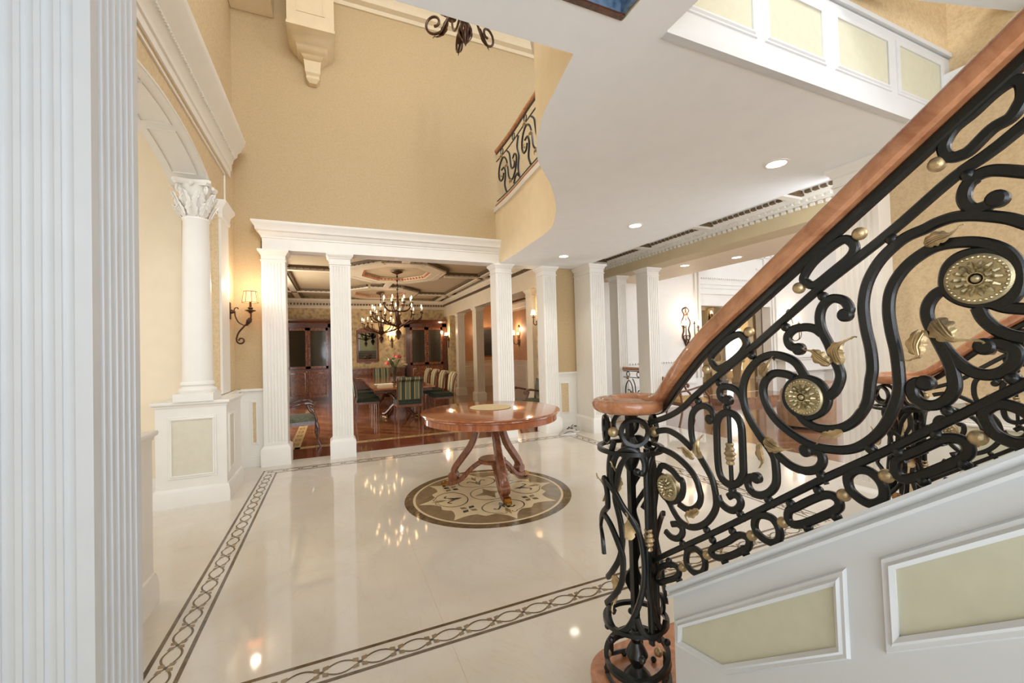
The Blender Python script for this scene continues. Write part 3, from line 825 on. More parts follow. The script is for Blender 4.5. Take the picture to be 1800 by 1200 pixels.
b = MB()
wains(b, ((-1.26, 6.86, 0), (1, 0, 0), (0, 0, 1), (0, -1, 0)), 0.42, [(0.20, .33, .245, .90)])
wains(b, ((-1.24, 6.86, 0), (0, -1, 0), (0, 0, 1), (1, 0, 0)), 0.72, [(.30, .33, .46, .90)])
wains(b, ((3.83, 6.86, 0), (1, 0, 0), (0, 0, 1), (0, -1, 0)), 0.47, [(0.10, .33, .26, .88)])
struct('trim_7', b, ['white', 'wall'], 'white wainscot with beige panel inserts on the foyer walls')
b = MB()
wains(b, ((4.28, 1.80, 0), (0, -1, 0), (0, 0, 1), (-1, 0, 0)), 5.0, [(.25 + i * .9, .3, .95 + i * .9, .9) for i in range(5)])
struct('trim_8', b, ['white', 'inset'], 'white wainscot along the stair hall wall')
# upper landing wainscot facing the stair void (plane y=1.52)
b = MB()
pn = [(0.0, .18, .62, .47), (.75, .18, 1.23, .47), (1.385, .18, 1.94, .48), (2.08, .18, 2.63, .49)]
wains(b, ((1.5, 1.52, Z3), (1, 0, 0), (0, 0, 1), (0, -1, 0)), 2.78, pn, h=0.60, base=False, rail=False)
b.box(1.5, 1.49, 3.64, 4.28, 1.53, 3.67, 0)
b.box(1.5, 1.495, 3.052, 4.28, 1.538, 3.10, 0)
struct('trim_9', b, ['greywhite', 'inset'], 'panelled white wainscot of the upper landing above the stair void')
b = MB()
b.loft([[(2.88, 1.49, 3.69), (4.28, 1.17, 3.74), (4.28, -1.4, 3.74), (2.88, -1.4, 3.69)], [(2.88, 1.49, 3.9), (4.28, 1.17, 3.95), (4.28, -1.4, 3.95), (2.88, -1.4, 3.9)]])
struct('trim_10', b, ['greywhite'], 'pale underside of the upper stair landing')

# blue tray recess in the ceiling next to the stair void
b = MB()
b.box(-1.26, 1.50, 3.065, 1.24, 1.52, 3.9, 0)
b.box(1.23, -3.4, 3.065, 1.25, 1.52, 3.9, 0)
b.box(-1.3, -1.2, 3.9, 1.3, 1.56, 3.95, 0)
b.box(-1.26, 1.495, 3.055, 1.25, 1.525, 3.065, 1)
struct('ceiling_tray', b, ['blue', 'darkwood'], 'blue glazed tray recess in the ceiling')

# ------------------------------------------------------------ entablature over the dining opening
def entab(b, x0, x1, yf, yb, z0, m=0):
    prof = [(0, z0), (0.0, z0 + .16), (.012, z0 + .165), (.012, z0 + .185), (.03, z0 + .20), (.045, z0 + .245), (.075, z0 + .26), (.08, z0 + .30), (.11, z0 + .345), (.12, z0 + .36), (.12, z0 + .385), (-.10, z0 + .39), (-.10, z0)]
    b.sweep([(x0, yb), (x0, yf), (x1, yf)], prof, m=m)
    n = int((x1 - x0) / .05)
    for i in range(n):
        x = x0 + .01 + i * .05
        b.box(x, yf - .07, z0 + .268, x + .022, yf - .04, z0 + .298)
b = MB()
entab(b, -.90, 2.70, 6.74, 6.86, Z3)
b.box(-.89, 6.748, Z3 + .002, 2.69, 7.04, Z3 + .2)
b.box(2.6, 6.76, Z3 - .005, 4.2, 7.04, Z3 + .1)
struct('trim_11', b, ['white'], 'white dentilled entablature over the dining opening')

# ------------------------------------------------------------ gallery beam, low ceiling, living room shell
b = MB()
b.box(5.5, 0.5, 3.05, 5.9, 8.6, 3.42, 0)
b.box(5.9, 0.5, 3.05, 7.0, 8.0, 3.2, 1)
b.box(4.2, 0.5, 3.42, 5.9, 8.6, 3.5, 2)
M['tanbeam'] = plain('tan_beam_paint', (204, 188, 152), 0.6, var=0.02)
struct('ceiling_gallery', b, ['tanbeam', 'cream', 'ceil'], 'gallery ceiling with tan beam')
b = MB()
pr = [(5.5, 3.42), (5.5, 3.27), (5.485, 3.27), (5.48, 3.30), (5.44, 3.33), (5.42, 3.37), (5.38, 3.39), (5.37, 3.42)]
b.loft([[(x, y, z) for x, z in pr] for y in (0.5, 8.6)], m=0)
for i in range(80):
    y = 1.0 + i * .09
    b.box(5.44, y, 3.295, 5.475, y + .05, 3.33, 0)
    b.box(5.47, y + .02, 3.225, 5.50, y + .07, 3.262, 0)
    b.box(5.36, y, 3.375, 5.44, y + .06, 3.41, 1)
for y in (2.0, 3.35, 4.7, 6.05, 7.4):
    b.box(4.4, y - .05, 3.33, 5.5, y + .05, 3.42, 0)
    for s in (-1, 1):
        b.box(4.4, y + s * .05, 3.36, 5.45, y + s * .09, 3.42, 1)
struct('trim_12', b, ['white', 'carve'], 'carved crown and coffer beams of the gallery ceiling')

b = MB()
YL = 8.0
OX0, OX1 = 8.83, 11.55  # opening stands in for a large wall mirror
b.box(4.4, YL, 0, OX0, YL + .25, 7, 0)
b.box(OX1, YL, 0, 20, YL + .25, 7, 0)
b.box(OX0, YL, 2.56, OX1, YL + .25, 7, 0)
struct('wall_living', b, ['white'], 'tall white panelled living room wall')
b = MB()
b.box(18, 1.0, 0, 18.2, 8.0, 7)
struct('wall_living_right', b, ['cream'])
b = MB()
b.box(7.0, -1.0, 6.9, 20, 8.3, 7.1)
b.box(4.4, 1.0, 3.5, 7.0, 8.3, 3.6)
struct('ceiling_living', b, ['ceil'])
# mouldings on the living wall
b = MB()
def bead(x0, z0, x1, z1, y=YL):
    if z0 == z1:
        b.box(x0, y - .025, z0, x1, y, z0 + .05, 0)
        for i in range(int((x1 - x0) / .08)):
            b.box(x0 + i * .08, y - .045, z0 - .035, x0 + i * .08 + .045, y - .005, z0, 0)
    else:
        b.box(x0, y - .035, z0, x0 + .06, y, z1, 0)
for x0, x1 in ((6.0, 8.6), (11.75, 17.5)):
    bead(x0, 1.13, x1, 1.13)
    b.box(x0, YL - .04, .55, x1, YL, .60)
    b.box(x0, YL - .03, 0, x1, YL, .19)
for x in (8.62, 8.76, 11.6, 11.74):
    b.box(x, YL - .05, .7, x + .05, YL, 3.75)
b.box(8.3, YL - .05, 3.72, 8.62, YL, 3.80)
b.box(8.76, YL - .05, 3.72, 9.05, YL, 3.80)
bead(9.0, 3.95, 11.4, 3.95)
bead(8.8, 3.30, 11.6, 3.30)
for z in (3.02, 3.12):
    b.box(8.8, YL - .03, z, 11.6, YL, z + .025)
b.box(8.8, YL - .06, 2.86, 11.6, YL, 2.92)
b.box(8.99, YL - .04, 3.72, 9.05, YL, 3.97)
b.box(11.3, YL - .04, 3.6, 11.36, YL, 3.97)
for z in (3.6, 3.95, 4.3):
    b.box(11.0, YL - .04, z, 12.6, YL, z + .04)
b.box(11.62, YL - .06, 3.85, 11.95, YL, 4.2)
b.box(12.2, YL - .04, 3.3, 12.24, YL, 4.9)
struct('trim_13', b, ['white'], 'white panel mouldings on the living room wall')
# mirror's reflection built as a hall behind an opening: piers, arch, bright door
b = MB()
YH = 11.0
b.box(11.6, YH, 0, 13.0, YH + .2, 4.2, 0)
b.box(14.85, YH, 0, 18.4, YH + .2, 4.2, 0)
for i in range(16):
    x0 = 13.0 + i * 1.85 / 16
    x1 = x0 + 1.85 / 16
    h = lambda x: 2.80 + .42 * max(0, 1 - ((x - 13.925) / .925) ** 2) ** .5
    b.poly([(x0, YH, h(x0)), (x1, YH, h(x1)), (x1, YH, 4.2), (x0, YH, 4.2)], 0)
    b.poly([(x0, YH, h(x0)), (x1, YH, h(x1)), (x1, YH + .9, h(x1)), (x0, YH + .9, h(x0))], 1)
    b.ribbon([(x0, YH - .02, h(x0) + .05), (x1, YH - .02, h(x1) + .05)], .1, .04, (0, 1, 0), m=1)
b.box(8.0, 8.25, 4.2, 18.4, 12.4, 4.3, 0)
b.box(18.2, 8.25, 0, 18.4, 12.4, 4.2, 0)
b.box(8.6, 8.25, 0, 8.8, 12.4, 4.2, 0)
struct('wall_reflection', b, ['fascia', 'white'], 'pale gold hall wall with an arch beyond the living room')
b = MB()
b.box(12.8, YH + 1.0, 0, 16.4, YH + 1.05, 3.4)
struct('window_1', b, ['sky'], 'bright arched door and transom of the mirrored view, built as a hall end')
b = MB()
b.box(12.8, YH + .92, 2.15, 16.4, YH + 1.0, 2.50)
b.box(12.8, YH + .9, 0, 14.35, YH + 1.0, 3.4)
b.box(15.35, YH + .9, 0, 16.4, YH + 1.0, 3.4)
for x in (14.68, 15.02):
    b.box(x - .02, YH + .93, 2.4, x + .02, YH + .99, 3.4)
b.box(14.3, YH + .93, 2.78, 15.4, YH + .99, 2.82)
b.box(14.3, YH + .93, 0, 15.4, YH + .99, .45)
struct('trim_14', b, ['fascia'])
for i, x in enumerate((12.55, 12.86, 15.0)):
    b = MB()
    b.sq(x, YH - .2, [(.15, .15, 0), (.15, .15, .25), (.11, .11, .27), (.11, .11, 2.6), (.14, .14, 2.65), (.16, .16, 2.77), (.16, .16, 2.82)])
    struct('trim_%d' % (15 + i), b, ['fascia' if i == 0 else 'white'])
b = MB()
b.poly([(12.28 + .05 * (j % 2), YH - .1, z) for j, z in ((0, .2), (1, .2))] + [(12.33, YH - .1, 2.7), (12.28, YH - .1, 2.7)])
for j in range(7):
    b.tube([(11.95 + j * .065, YH - .12, .2), (11.95 + j * .065, YH - .12, 2.75)], .036, 8)
struct('trim_21', b, ['beige'], 'pleated beige curtain of the mirrored view')
# far right glazed door of the living room
b = MB()
b.box(14.5, YL - .04, 0, 15.9, YL, 3.2, 0)
b.box(14.72, YL - .06, 2.2, 15.05, YL - .03, 2.95, 1)
b.box(15.12, YL - .06, 2.2, 15.6, YL - .03, 2.95, 1)
b.box(14.9, YL - .06, .6, 15.1, YL - .03, 1.95, 1)
b.box(14.72, YL - .07, 2.55, 15.6, YL - .03, 2.59, 0)
struct('door_1', b, ['white', 'sky'], 'white glazed door with bright transom at the far living room end')
# wood landing step by the opening
b = MB()
b.box(OX0, 7.35, 0, OX1, 8.25, .16)
b.box(OX0, 7.32, .13, OX1, 7.36, .165)
struct('floor_landing', b, ['livfloor'], 'low wooden step at the living room mirror opening')
b = MB()
b.poly([(8.6, 8.25, .162), (18.4, 8.25, .162), (18.4, 12.4, .162), (8.6, 12.4, .162)])
struct('floor_reflection', b, ['livfloor'])  # floor of the mirrored view, built as real depth

# ------------------------------------------------------------ dining room shell
DC = 3.45
b = MB()
b.box(-2.2, 15.75, 0, 4.25, 15.95, 3.6, 0)
struct('wall_dining_back', b, ['damask'], 'damask papered back wall of the dining room')
b = MB()
b.box(-2.3, 7.04, 0, -2.2, 15.75, 3.6, 0)
b.box(-2.3, 7.0, 0, -1.26, 7.04, 3.6, 0)
struct('wall_dining_left', b, ['damask'], 'damask papered left wall of the dining room')
b = MB()
b.box(-2.3, 7.0, DC + .09, 9, 17.4, DC + .2, 0)
struct('ceiling_dining', b, ['dceil'], 'tan dining room ceiling')
b = MB()
def rib(x0, y0, x1, y1, w=0.2):
    a, c = Vector((x0, y0)), Vector((x1, y1))
    d = (c - a).normalized()
    s = Vector((-d.y, d.x))
    for off, ww, z0, z1, mm in ((0, w, DC - .01, DC + .09, 0), (w / 2 + .035, .07, DC + .03, DC + .09, 1), (-w / 2 - .035, .07, DC + .03, DC + .09, 1)):
        p, q = a + s * off, c + s * off
        h = s * ww / 2
        lo = [(v.x, v.y, z0) for v in (p - h, q - h, q + h, p + h)]
        b.loft([lo, [(x, y, z1) for x, y, z in lo]], m=mm)
    n = int((c - a).length / .14)
    for i in range(n):
        p = a + d * (i + .5) * .14
        for sg in (-1, 1):
            q = p + s * sg * (w / 2 + .045)
            b.ball((q.x, q.y, DC + .035), .032, (1, 1, .8), 6, m=1)
for cy in (10.4, 14.0):
    R1 = 1.3
    def ocp(r, k):
        a_ = PI / 8 + k * PI / 4
        return Vector((1.45 + r * .86 * cos(a_), cy + r * 1.06 * sin(a_)))
    for k in range(8):
        rib(*ocp(R1, k), *ocp(R1, k + 1), .16)
    for k in range(8):
        a, c, a2, c2 = ocp(.98, k), ocp(.98, k + 1), ocp(1.24, k), ocp(1.24, k + 1)
        b.poly([(a.x, a.y, DC - .005), (c.x, c.y, DC - .005), (c2.x, c2.y, DC - .005), (a2.x, a2.y, DC - .005)], 0)
        a3, c3 = ocp(.90, k), ocp(.90, k + 1)
        b.poly([(a.x, a.y, DC - .005), (c.x, c.y, DC - .005), (c3.x, c3.y, DC + .08), (a3.x, a3.y, DC + .08)], 3)
        for i in range(7):
            q = ocp(.935, k).lerp(ocp(.935, k + 1), (i + .5) / 7)
            b.ball((q.x, q.y, DC + .035), .032, (1, 1, .8), 6, m=2)
    rib(-2.2, cy, 1.45 - 1.2, cy, .16)
    rib(1.45 + 1.2, cy, 3.9, cy, .16)
rib(1.45, 7.1, 1.45, 9.0, .16)
rib(1.45, 11.75, 1.45, 12.65, .16)
rib(-1.05, 7.1, -1.05, 15.6, .16)
rib(3.62, 7.1, 3.62, 15.6, .12)
struct('trim_18', b, ['dtrim', 'carve', 'carvepink', 'dceil'], 'coffer ribs with carved dark bands on the dining ceiling')
# crown along the dining walls
b = MB()
cp = [(0, 3.14), (.03, 3.14), (.04, 3.2), (.10, 3.25), (.12, 3.33), (.18, 3.38), (.19, 3.45), (0, 3.45)]
b.sweep([(4.0, 15.75), (-2.2, 15.75)], [(-a, z) for a, z in cp])
b.loft([[(4.02 - a, y, z) for a, z in cp] for y in (7.04, 15.75)])
for i in range(60):
    b.box(-2.0 + i * .1, 15.60, 3.24, -1.95 + i * .1, 15.66, 3.30, 1)
for i in range(85):
    b.box(3.86, 7.1 + i * .1, 3.24, 3.92, 7.15 + i * .1, 3.30, 1)
struct('trim_19', b, ['dtrim', 'carve'], 'crown moulding of the dining room')
# beam and columns on the dining room's right side, corridor beyond
b = MB()
b.box(3.95, 7.04, 2.86, 4.25, 15.75, 3.55, 0)
b.box(3.97, 15.0, 0, 4.23, 15.75, 2.9, 1)
b.box(3.97, 7.04, 0, 4.23, 7.9, 2.9, 1)
struct('wall_dining_right', b, ['dtrim', 'damask'], 'header beam and wall ends on the dining room right side')
b = MB()
b.box(7.0, 8.25, 0, 7.2, 17.2, 3.6, 0)
b.box(4.2, 17.0, 0, 7.2, 17.2, 3.6, 0)
b.box(4.46, 6.98, 0, 6.3, 7.04, 0.01, 0)
struct('wall_corridor', b, ['terracotta'], 'apricot corridor wall beyond the dining room')
b = MB()
wains(b, ((7.0, 17.0, 0), (0, -1, 0), (0, 0, 1), (-1, 0, 0)), 8.7, [(.3 + i * 1.0, .3, 1.0 + i * 1.0, .85) for i in range(7)], im=0)
wains(b, ((4.25, 16.99, 0), (1, 0, 0), (0, 0, 1), (0, -1, 0)), 2.75, [(.3, .3, 1.2, .85), (1.5, .3, 2.5, .85)], im=0)
b.loft([[(7.0 - a, y, z) for a, z in cp] for y in (8.3, 17.0)])
struct('trim_20', b, ['dtrim'], 'cream wainscot of the corridor')
M['tancream'] = plain('tan_cream_paint', (222, 202, 166), 0.6, var=0.02)

# ------------------------------------------------------------ fluted square columns
def flute_ring(hx, hy, nx, ny, z, faces, depth=0.010, cx=0, cy=0):
    # cross-section, counter-clockwise from (-hx,-hy); faces: set of '-y','+x','+y','-x'
    pts = []
    sides = (('-y', (-hx, -hy), (1, 0), (0, 1), 2 * hx, nx), ('+x', (hx, -hy), (0, 1), (-1, 0), 2 * hy, ny), ('+y', (hx, hy), (-1, 0), (0, -1), 2 * hx, nx), ('-x', (-hx, hy), (0, -1), (1, 0), 2 * hy, ny))
    for nm, o, u, v, L, n in sides:
        pts.append((o[0], o[1]))
        if nm in faces:
            mrg = L * 0.10
            p = (L - 2 * mrg) / n
            for i in range(n):
                a = mrg + i * p + p * 0.16
                wv = p * 0.68
                for k, d in ((0, 0), (.04, .45), (.25, .9), (.5, 1), (.75, .9), (.96, .45), (1, 0)):
                    t = a + wv * k
                    pts.append((o[0] + u[0] * t + v[0] * depth * d, o[1] + u[1] * t + v[1] * depth * d))
    return [(cx + x, cy + y, z) for x, y in pts]

def column(name, label, x0, y0, x1, y1, top=Z3, n=6, faces=('-y', '-x', '+x'), mat='white', base_h=.27, group=None, cap=True, zb=0.0, basepad=.035):
    hx, hy = (x1 - x0) / 2, (y1 - y0) / 2
    cx, cy = (x0 + x1) / 2, (y0 + y1) / 2
    t = thing(name, label, 'column', (cx, cy, zb), group)
    P = basepad
    b = MB()
    b.sq(0, 0, [(hx + P, hy + P, 0), (hx + P, hy + P, base_h - .03), (hx + P - .008, hy + P - .008, base_h - .018), (hx + .012, hy + .012, base_h - .004), (hx + .002, hy + .002, base_h + .01)])
    b.build('base', mat, t)
    b = MB()
    zt = top - zb
    za, zc = base_h + .005, (zt - .17 if cap else zt)
    if faces:
        b.sq(0, 0, [(hx, hy, za), (hx, hy, za + .05)])
        b.loft([flute_ring(hx, hy, n, max(2, round(n * hy / hx)), za + .05, faces), flute_ring(hx, hy, n, max(2, round(n * hy / hx)), zc - .02, faces)])
        b.sq(0, 0, [(hx, hy, zc - .02), (hx, hy, zc)])
    else:
        b.sq(0, 0, [(hx, hy, za), (hx, hy, zc)])
    b.build('shaft', mat, t, ang=25)
    if cap:
        b = MB()
        b.sq(0, 0, [(hx, hy, zc), (hx + .012, hy + .012, zc + .004), (hx + .012, hy + .012, zc + .02), (hx + .002, hy + .002, zc + .026), (hx + .002, hy + .002, zc + .085), (hx + .015, hy + .015, zc + .095), (hx + .02, hy + .02, zc + .115), (hx + .04, hy + .04, zc + .135), (hx + .045, hy + .045, zc + .145), (hx + .045, hy + .045, zt - .001)])
        b.build('capital', mat, t)
    return t

column('fluted_column', 'white fluted square column at the left end of the dining opening', -.915, 6.75, -.615, 7.03, faces=('-y',))
column('fluted_column', 'white fluted column between the sage armchair and the striped chairs', -.03, 6.75, .26, 7.03, faces=('-y',))
column('fluted_column', 'white fluted column directly behind the round table', 2.63, 6.75, 2.93, 7.03, faces=('-y',))
column('fluted_column', 'white fluted column just left of the pair of sneakers', 3.56, 6.75, 3.83, 7.03, faces=('-y',))
column('fluted_column', 'broad white corner column just right of the pair of sneakers', 4.28, 6.30, 4.58, 6.84, faces=('-y',))
column('fluted_column', 'white pilaster behind the oak handrail where the stair wall begins', 4.10, 1.90, 4.30, 2.22, n=4, faces=('-x',), base_h=.3)
column('fluted_column', 'slim white fluted column at the far left of the gallery behind the small railing', 5.56, 7.18, 5.80, 7.46, n=5, faces=('-y',), mat='white')
column('fluted_column', 'white fluted gallery column right of the small black railing', 5.56, 6.26, 5.84, 6.58, n=5, faces=('-y',), mat='white')
# near square pillar at the left edge of the picture
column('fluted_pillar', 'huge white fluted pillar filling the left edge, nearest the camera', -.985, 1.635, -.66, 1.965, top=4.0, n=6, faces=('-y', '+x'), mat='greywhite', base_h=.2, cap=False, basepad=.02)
# dining right side columns
column('fluted_column', 'pale square column left of two at the far right side of the dining room', 3.98, 13.95, 4.22, 14.25, top=2.86, faces=('-y',), mat='dtrim')
column('fluted_column', 'pale square dining room column nearer than its left neighbour, beside the corridor', 3.98, 11.95, 4.22, 12.3, top=2.86, faces=('-y',), mat='dtrim')
column('fluted_column', 'pale square dining room column seen between the two right foyer columns', 3.98, 8.1, 4.2, 8.4, top=2.86, faces=None, mat='dtrim')

# ------------------------------------------------------------ arch pedestals
def pedestal(label, x0, y0, x1, y1):
    t = thing('column_pedestal', label, 'pedestal', ((x0 + x1) / 2, (y0 + y1) / 2, 0), 'panelled pedestals of the left arch')
    b = MB()
    b.box(x0, y0, 0, x1, y1, 1.05)
    b.build('body', 'white', t, True)
    b = MB()
    b.sweep([(x0, y1), (x0, y0), (x1, y0), (x1, y1)], [(a, z) for a, z in BASEP])
    b.build('plinth_moulding', 'white', t, True)
    b = MB()
    b.sweep([(x0, y1), (x0, y0), (x1, y0), (x1, y1)], [(-.01, 1.03), (.008, 1.03), (.012, 1.05), (.03, 1.06), (.035, 1.075), (.03, 1.09), (-.01, 1.09)])
    b.box(x0 - .01, y0 - .01, 1.05, x1 + .01, y1, 1.088)
    b.build('cap', 'white', t, True)
    for O, U, N, L in (((x0, y0, 0), (1, 0, 0), (0, -1, 0), x1 - x0), ((x1, y0, 0), (0, 1, 0), (1, 0, 0), y1 - y0)):
        b = MB()
        u0, u1, v0, v1 = L * .22, L * .80, .32, .90
        if N[0] == 1:
            u0, u1 = .10, .34
        O, U, N = Vector(O), Vector(U), Vector(N)
        q = [O + U * u + Vector((0, 0, v)) + N * .002 for u, v in ((u0, v0), (u1, v0), (u1, v1), (u0, v1))]
        b.poly(q, 1)
        b.sweep([(u0, v0), (u1, v0), (u1, v1), (u0, v1)], [(-.002, 0), (-.002, .012), (.010, .015), (.018, .008), (.030, .010), (.034, 0)], closed=True, frame=(O, U, Vector((0, 0, 1)), N), m=0)
        b.build('panel', ['white', 'insetcream'], t, True)
    return t
pedestal('white pedestal with beige panels under the Corinthian column', -1.70, 5.40, -1.08, 6.14)
pedestal('white pedestal mostly hidden behind the huge near pillar', -1.70, 2.56, -1.08, 3.38)

def corinthian(label, cx, cy):
    t = thing('corinthian_column', label, 'column', (cx, cy, 1.09), 'round columns of the left arch')
    b = MB()
    b.box(-.175, -.175, 0, .175, .175, .085)
    b.build('plinth', 'white', t)
    b = MB()
    b.lathe((0, 0, 0), [(.165, .085), (.172, .10), (.172, .118), (.16, .132), (.148, .137), (.143, .155), (.148, .165), (.155, .172), (.155, .188), (.146, .20), (.14, .21)], 40)
    b.build('base_rings', 'white', t)
    b = MB()
    b.lathe((0, 0, 0), [(.14, .21), (.137, .30), (.134, .8), (.125, 1.5), (.117, 1.94), (.123, 1.95), (.127, 1.965), (.121, 1.98)], 40)
    b.build('shaft', 'white', t)
    b = MB()
    z0 = 0.0
    b.lathe((0, 0, 0), [(.112, z0), (.114, z0 + .12), (.125, z0 + .2), (.15, z0 + .235)], 24)
    for row, (n, zz, h, r, w) in enumerate(((8, 0.0, .10, .118, .085), (8, .06, .12, .125, .085))):
        for i in range(n):
            a = 2 * PI * (i + .5 * row) / n
            d = Vector((cos(a), sin(a), 0))
            p = [d * (r) + Vector((0, 0, z0 + zz)), d * (r + .012) + Vector((0, 0, z0 + zz + h * .55)), d * (r + .045) + Vector((0, 0, z0 + zz + h)), d * (r + .062) + Vector((0, 0, z0 + zz + h * .78))]
            b.leaf(p, w, N=-d, lobes=3, thick=.25)
    for i in range(4):
        a = PI / 4 + i * PI / 2
        d = Vector((cos(a), sin(a), 0))
        sp = []
        for k in range(15):
            th = k * .45
            rr = .034 * (1 - k / 18)
            sp.append(d * (.165 + rr * sin(th)) + Vector((0, 0, z0 + .195 + rr * cos(th))))
        b.tube([d * .12 + Vector((0, 0, z0 + .12))] + sp, .011, 6)
        b.ball(d * .165 + Vector((0, 0, z0 + .195)), .018)
        e = Vector((cos(a + PI / 4), sin(a + PI / 4), 0))
        b.ball(e * .155 + Vector((0, 0, z0 + .24)), .022, (1, 1, .9))
    ab = []
    for i in range(4):
        a0, a1 = PI / 4 + i * PI / 2, PI / 4 + (i + 1) * PI / 2
        c0, c1 = Vector((cos(a0), sin(a0))) * .245, Vector((cos(a1), sin(a1))) * .245
        tt = (c1 - c0).normalized()
        c0b, c1b = c0 + tt * .03, c1 - tt * .03
        for k in range(5):
            s = k / 4
            v = c0b.lerp(c1b, s)
            v = v - v.normalized() * .035 * sin(PI * s)
            ab.append(v)
    b.loft([[(v.x * s, v.y * s, z) for v in ab] for s, z in ((.9, z0 + .232), (.96, z0 + .245), (1, z0 + .25), (1, z0 + .27))])
    for v in b.b.verts:
        v.co.z = 1.98 + v.co.z * 1.44
    b.build('capital', 'white', t)
    return t
corinthian('round white column with leafy Corinthian capital on the panelled pedestal', -1.36, 5.52)
corinthian('round white column behind the huge near pillar', -1.36, 3.0)

# ------------------------------------------------------------ corbel under the upper beam (back wall, upper left)
t = thing('wall_corbel', 'cream stepped corbel with tapered drop high on the tan wall', 'corbel', (-.21, 6.86, 5.60))
b = MB()
b.box(-.30, -.55, .51, .30, 0, 1.70)
b.build('beam_end', 'tancream', t)
b = MB()
b.box(-.18, -.56, .72, -.16, -.55, 1.70)
b.box(.16, -.56, .72, .18, -.55, 1.70)
b.box(-.18, -.56, .70, .18, -.55, .72)
b.build('face_panel', 'tancream', t)
b = MB()
b.loft([[(-x, -y, z), (x, -y, z), (x, 0, z), (-x, 0, z)] for x, y, z in ((.10, .17, .29), (.14, .22, .32), (.15, .25, .34), (.20, .33, .37), (.21, .36, .41), (.26, .45, .44), (.28, .50, .48), (.31, .56, .50), (.31, .56, .54))])
b.build('stepped_moulding', 'tancream', t)
b = MB()
b.loft([[(-x, -y, z), (x, -y, z), (x, 0, z), (-x, 0, z)] for x, y, z in ((.05, .09, 0), (.09, .13, .05), (.085, .13, .09), (.10, .16, .12), (.115, .17, .30))])
b.build('drop', 'tancream', t)

# ------------------------------------------------------------ recessed lights
def can_light(x, y, z, label, r=.075, p=22):
    t = thing('recessed_light', label, 'ceiling light', (x, y, z), 'recessed ceiling lights')
    b = MB()
    b.lathe((0, 0, 0), [(r + .022, 0), (r + .02, -.006), (r, -.008), (r - .004, 0)], 28, cap=False)
    b.build('trim_ring', 'white', t)
    b = MB()
    b.lathe((0, 0, 0), [(.001, -.003), (r - .004, -.003), (r - .004, .0)], 28, cap=False)
    b.build('lens', 'can', t)
    d = bpy.data.lights.new('downlight', 'SPOT')
    d.energy = p
    d.spot_size = 2.0
    d.spot_blend = .6
    d.color = (1, .95, .87)
    d.shadow_soft_size = .06
    o = bpy.data.objects.new('downlight', d)
    COL.objects.link(o)
    o.location = (0, 0, -.02)
    o.parent = t
can_light(3.47, 2.30, Z3, 'round recessed light in the white ceiling nearest the camera')
can_light(3.505, 4.13, Z3, 'middle of three recessed lights in the white landing ceiling')
can_light(3.515, 5.91, Z3, 'farthest recessed light in the white landing ceiling, above the corner column')
can_light(6.50, 5.07, 3.05, 'recessed light in the low ceiling beyond the gallery beam', p=6)
can_light(6.15, 5.9, 3.05, 'small recessed light at the left of the low gallery ceiling', p=6)

# ------------------------------------------------------------ staircase: stringers, treads, bullnose step
RX = 1.14          # near railing plane
FX = 3.20          # far railing plane
def zs(y):         # top of the stringer
    return 0.700 + 0.781 * (1.153 - y)
YE = -1.5
st = thing('staircase', 'white panelled staircase rising to the right of the newels', 'staircase', (2.17, 0, 0))
def stringer(xo, side, label=None):
    # wall slab of the stringer, its moulded cap and two inset panels on the outer face
    b = MB()
    x0, x1 = (xo - .03, xo + .05) if side < 0 else (xo - .05, xo + .03)
    pr = [(1.17, 0), (1.17, zs(1.17) - .03), (YE, zs(YE) - .03), (YE, 0)]
    b.loft([[(x, y, z) for y, z in pr] for x in (x0, x1)])
    xf = x0 if side < 0 else x1
    nx = -1 if side < 0 else 1
    fr = (Vector((xf, 0, 0)), Vector((0, 1, 0)), Vector((0, 0, 1)), Vector((nx, 0, 0)))
    outl = [[(1.133, .559), (.630, .961), (.629, .809), (.962, .541), (1.136, .507)],
            [(.512, 1.055), (-.35, 1.74), (-.35, 1.585), (.510, .906)],
            [(-.47, 1.83), (-1.4, 2.56), (-1.4, 2.40), (-.47, 1.675)]]
    for q in outl:
        if nx > 0:
            q = list(reversed(q))
        cx = [(y, z) for y, z in q]
        b.poly([(xf + nx * .002, y, z) for y, z in cx], 1)
        b.sweep(cx, [(-.002, 0), (-.003, .008), (.006, .014), (.012, .008), (.020, .010), (.024, .002), (.024, 0)] if nx < 0 else [(-.002, 0), (-.003, .008), (.006, .014), (.012, .008), (.020, .010), (.024, .002), (.024, 0)], closed=True, frame=fr, m=0)
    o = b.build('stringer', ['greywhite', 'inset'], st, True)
    b = MB()
    prf = [(-.030 - .02, -.045), (-.030 - .026, -.036), (-.030 - .014, -.026), (-.030 - .03, -.010), (-.030 - .03, 0), (.07, 0), (.07, -.045)]
    rings = []
    for y in (1.175, YE):
        rings.append([(xo + (a if side < 0 else -a), y, zs(y) + h) for a, h in prf])
    b.loft(rings)
    b.build('stringer_cap', 'greywhite', st, True)
stringer(RX, -1)
stringer(FX, 1)
for i in range(9):
    y1 = 1.17 - .22 * i
    z = .17 + .172 * (i + 1)
    b = MB()
    b.box(RX + .05, y1 - .24, z - .03, FX - .05, y1 + .02, z)
    b.build('tread', 'rail', st, True)
    b = MB()
    b.box(RX + .05, y1 - .02, z - .172, FX - .05, y1, z - .03)
    b.build('riser', 'greywhite', st, True)
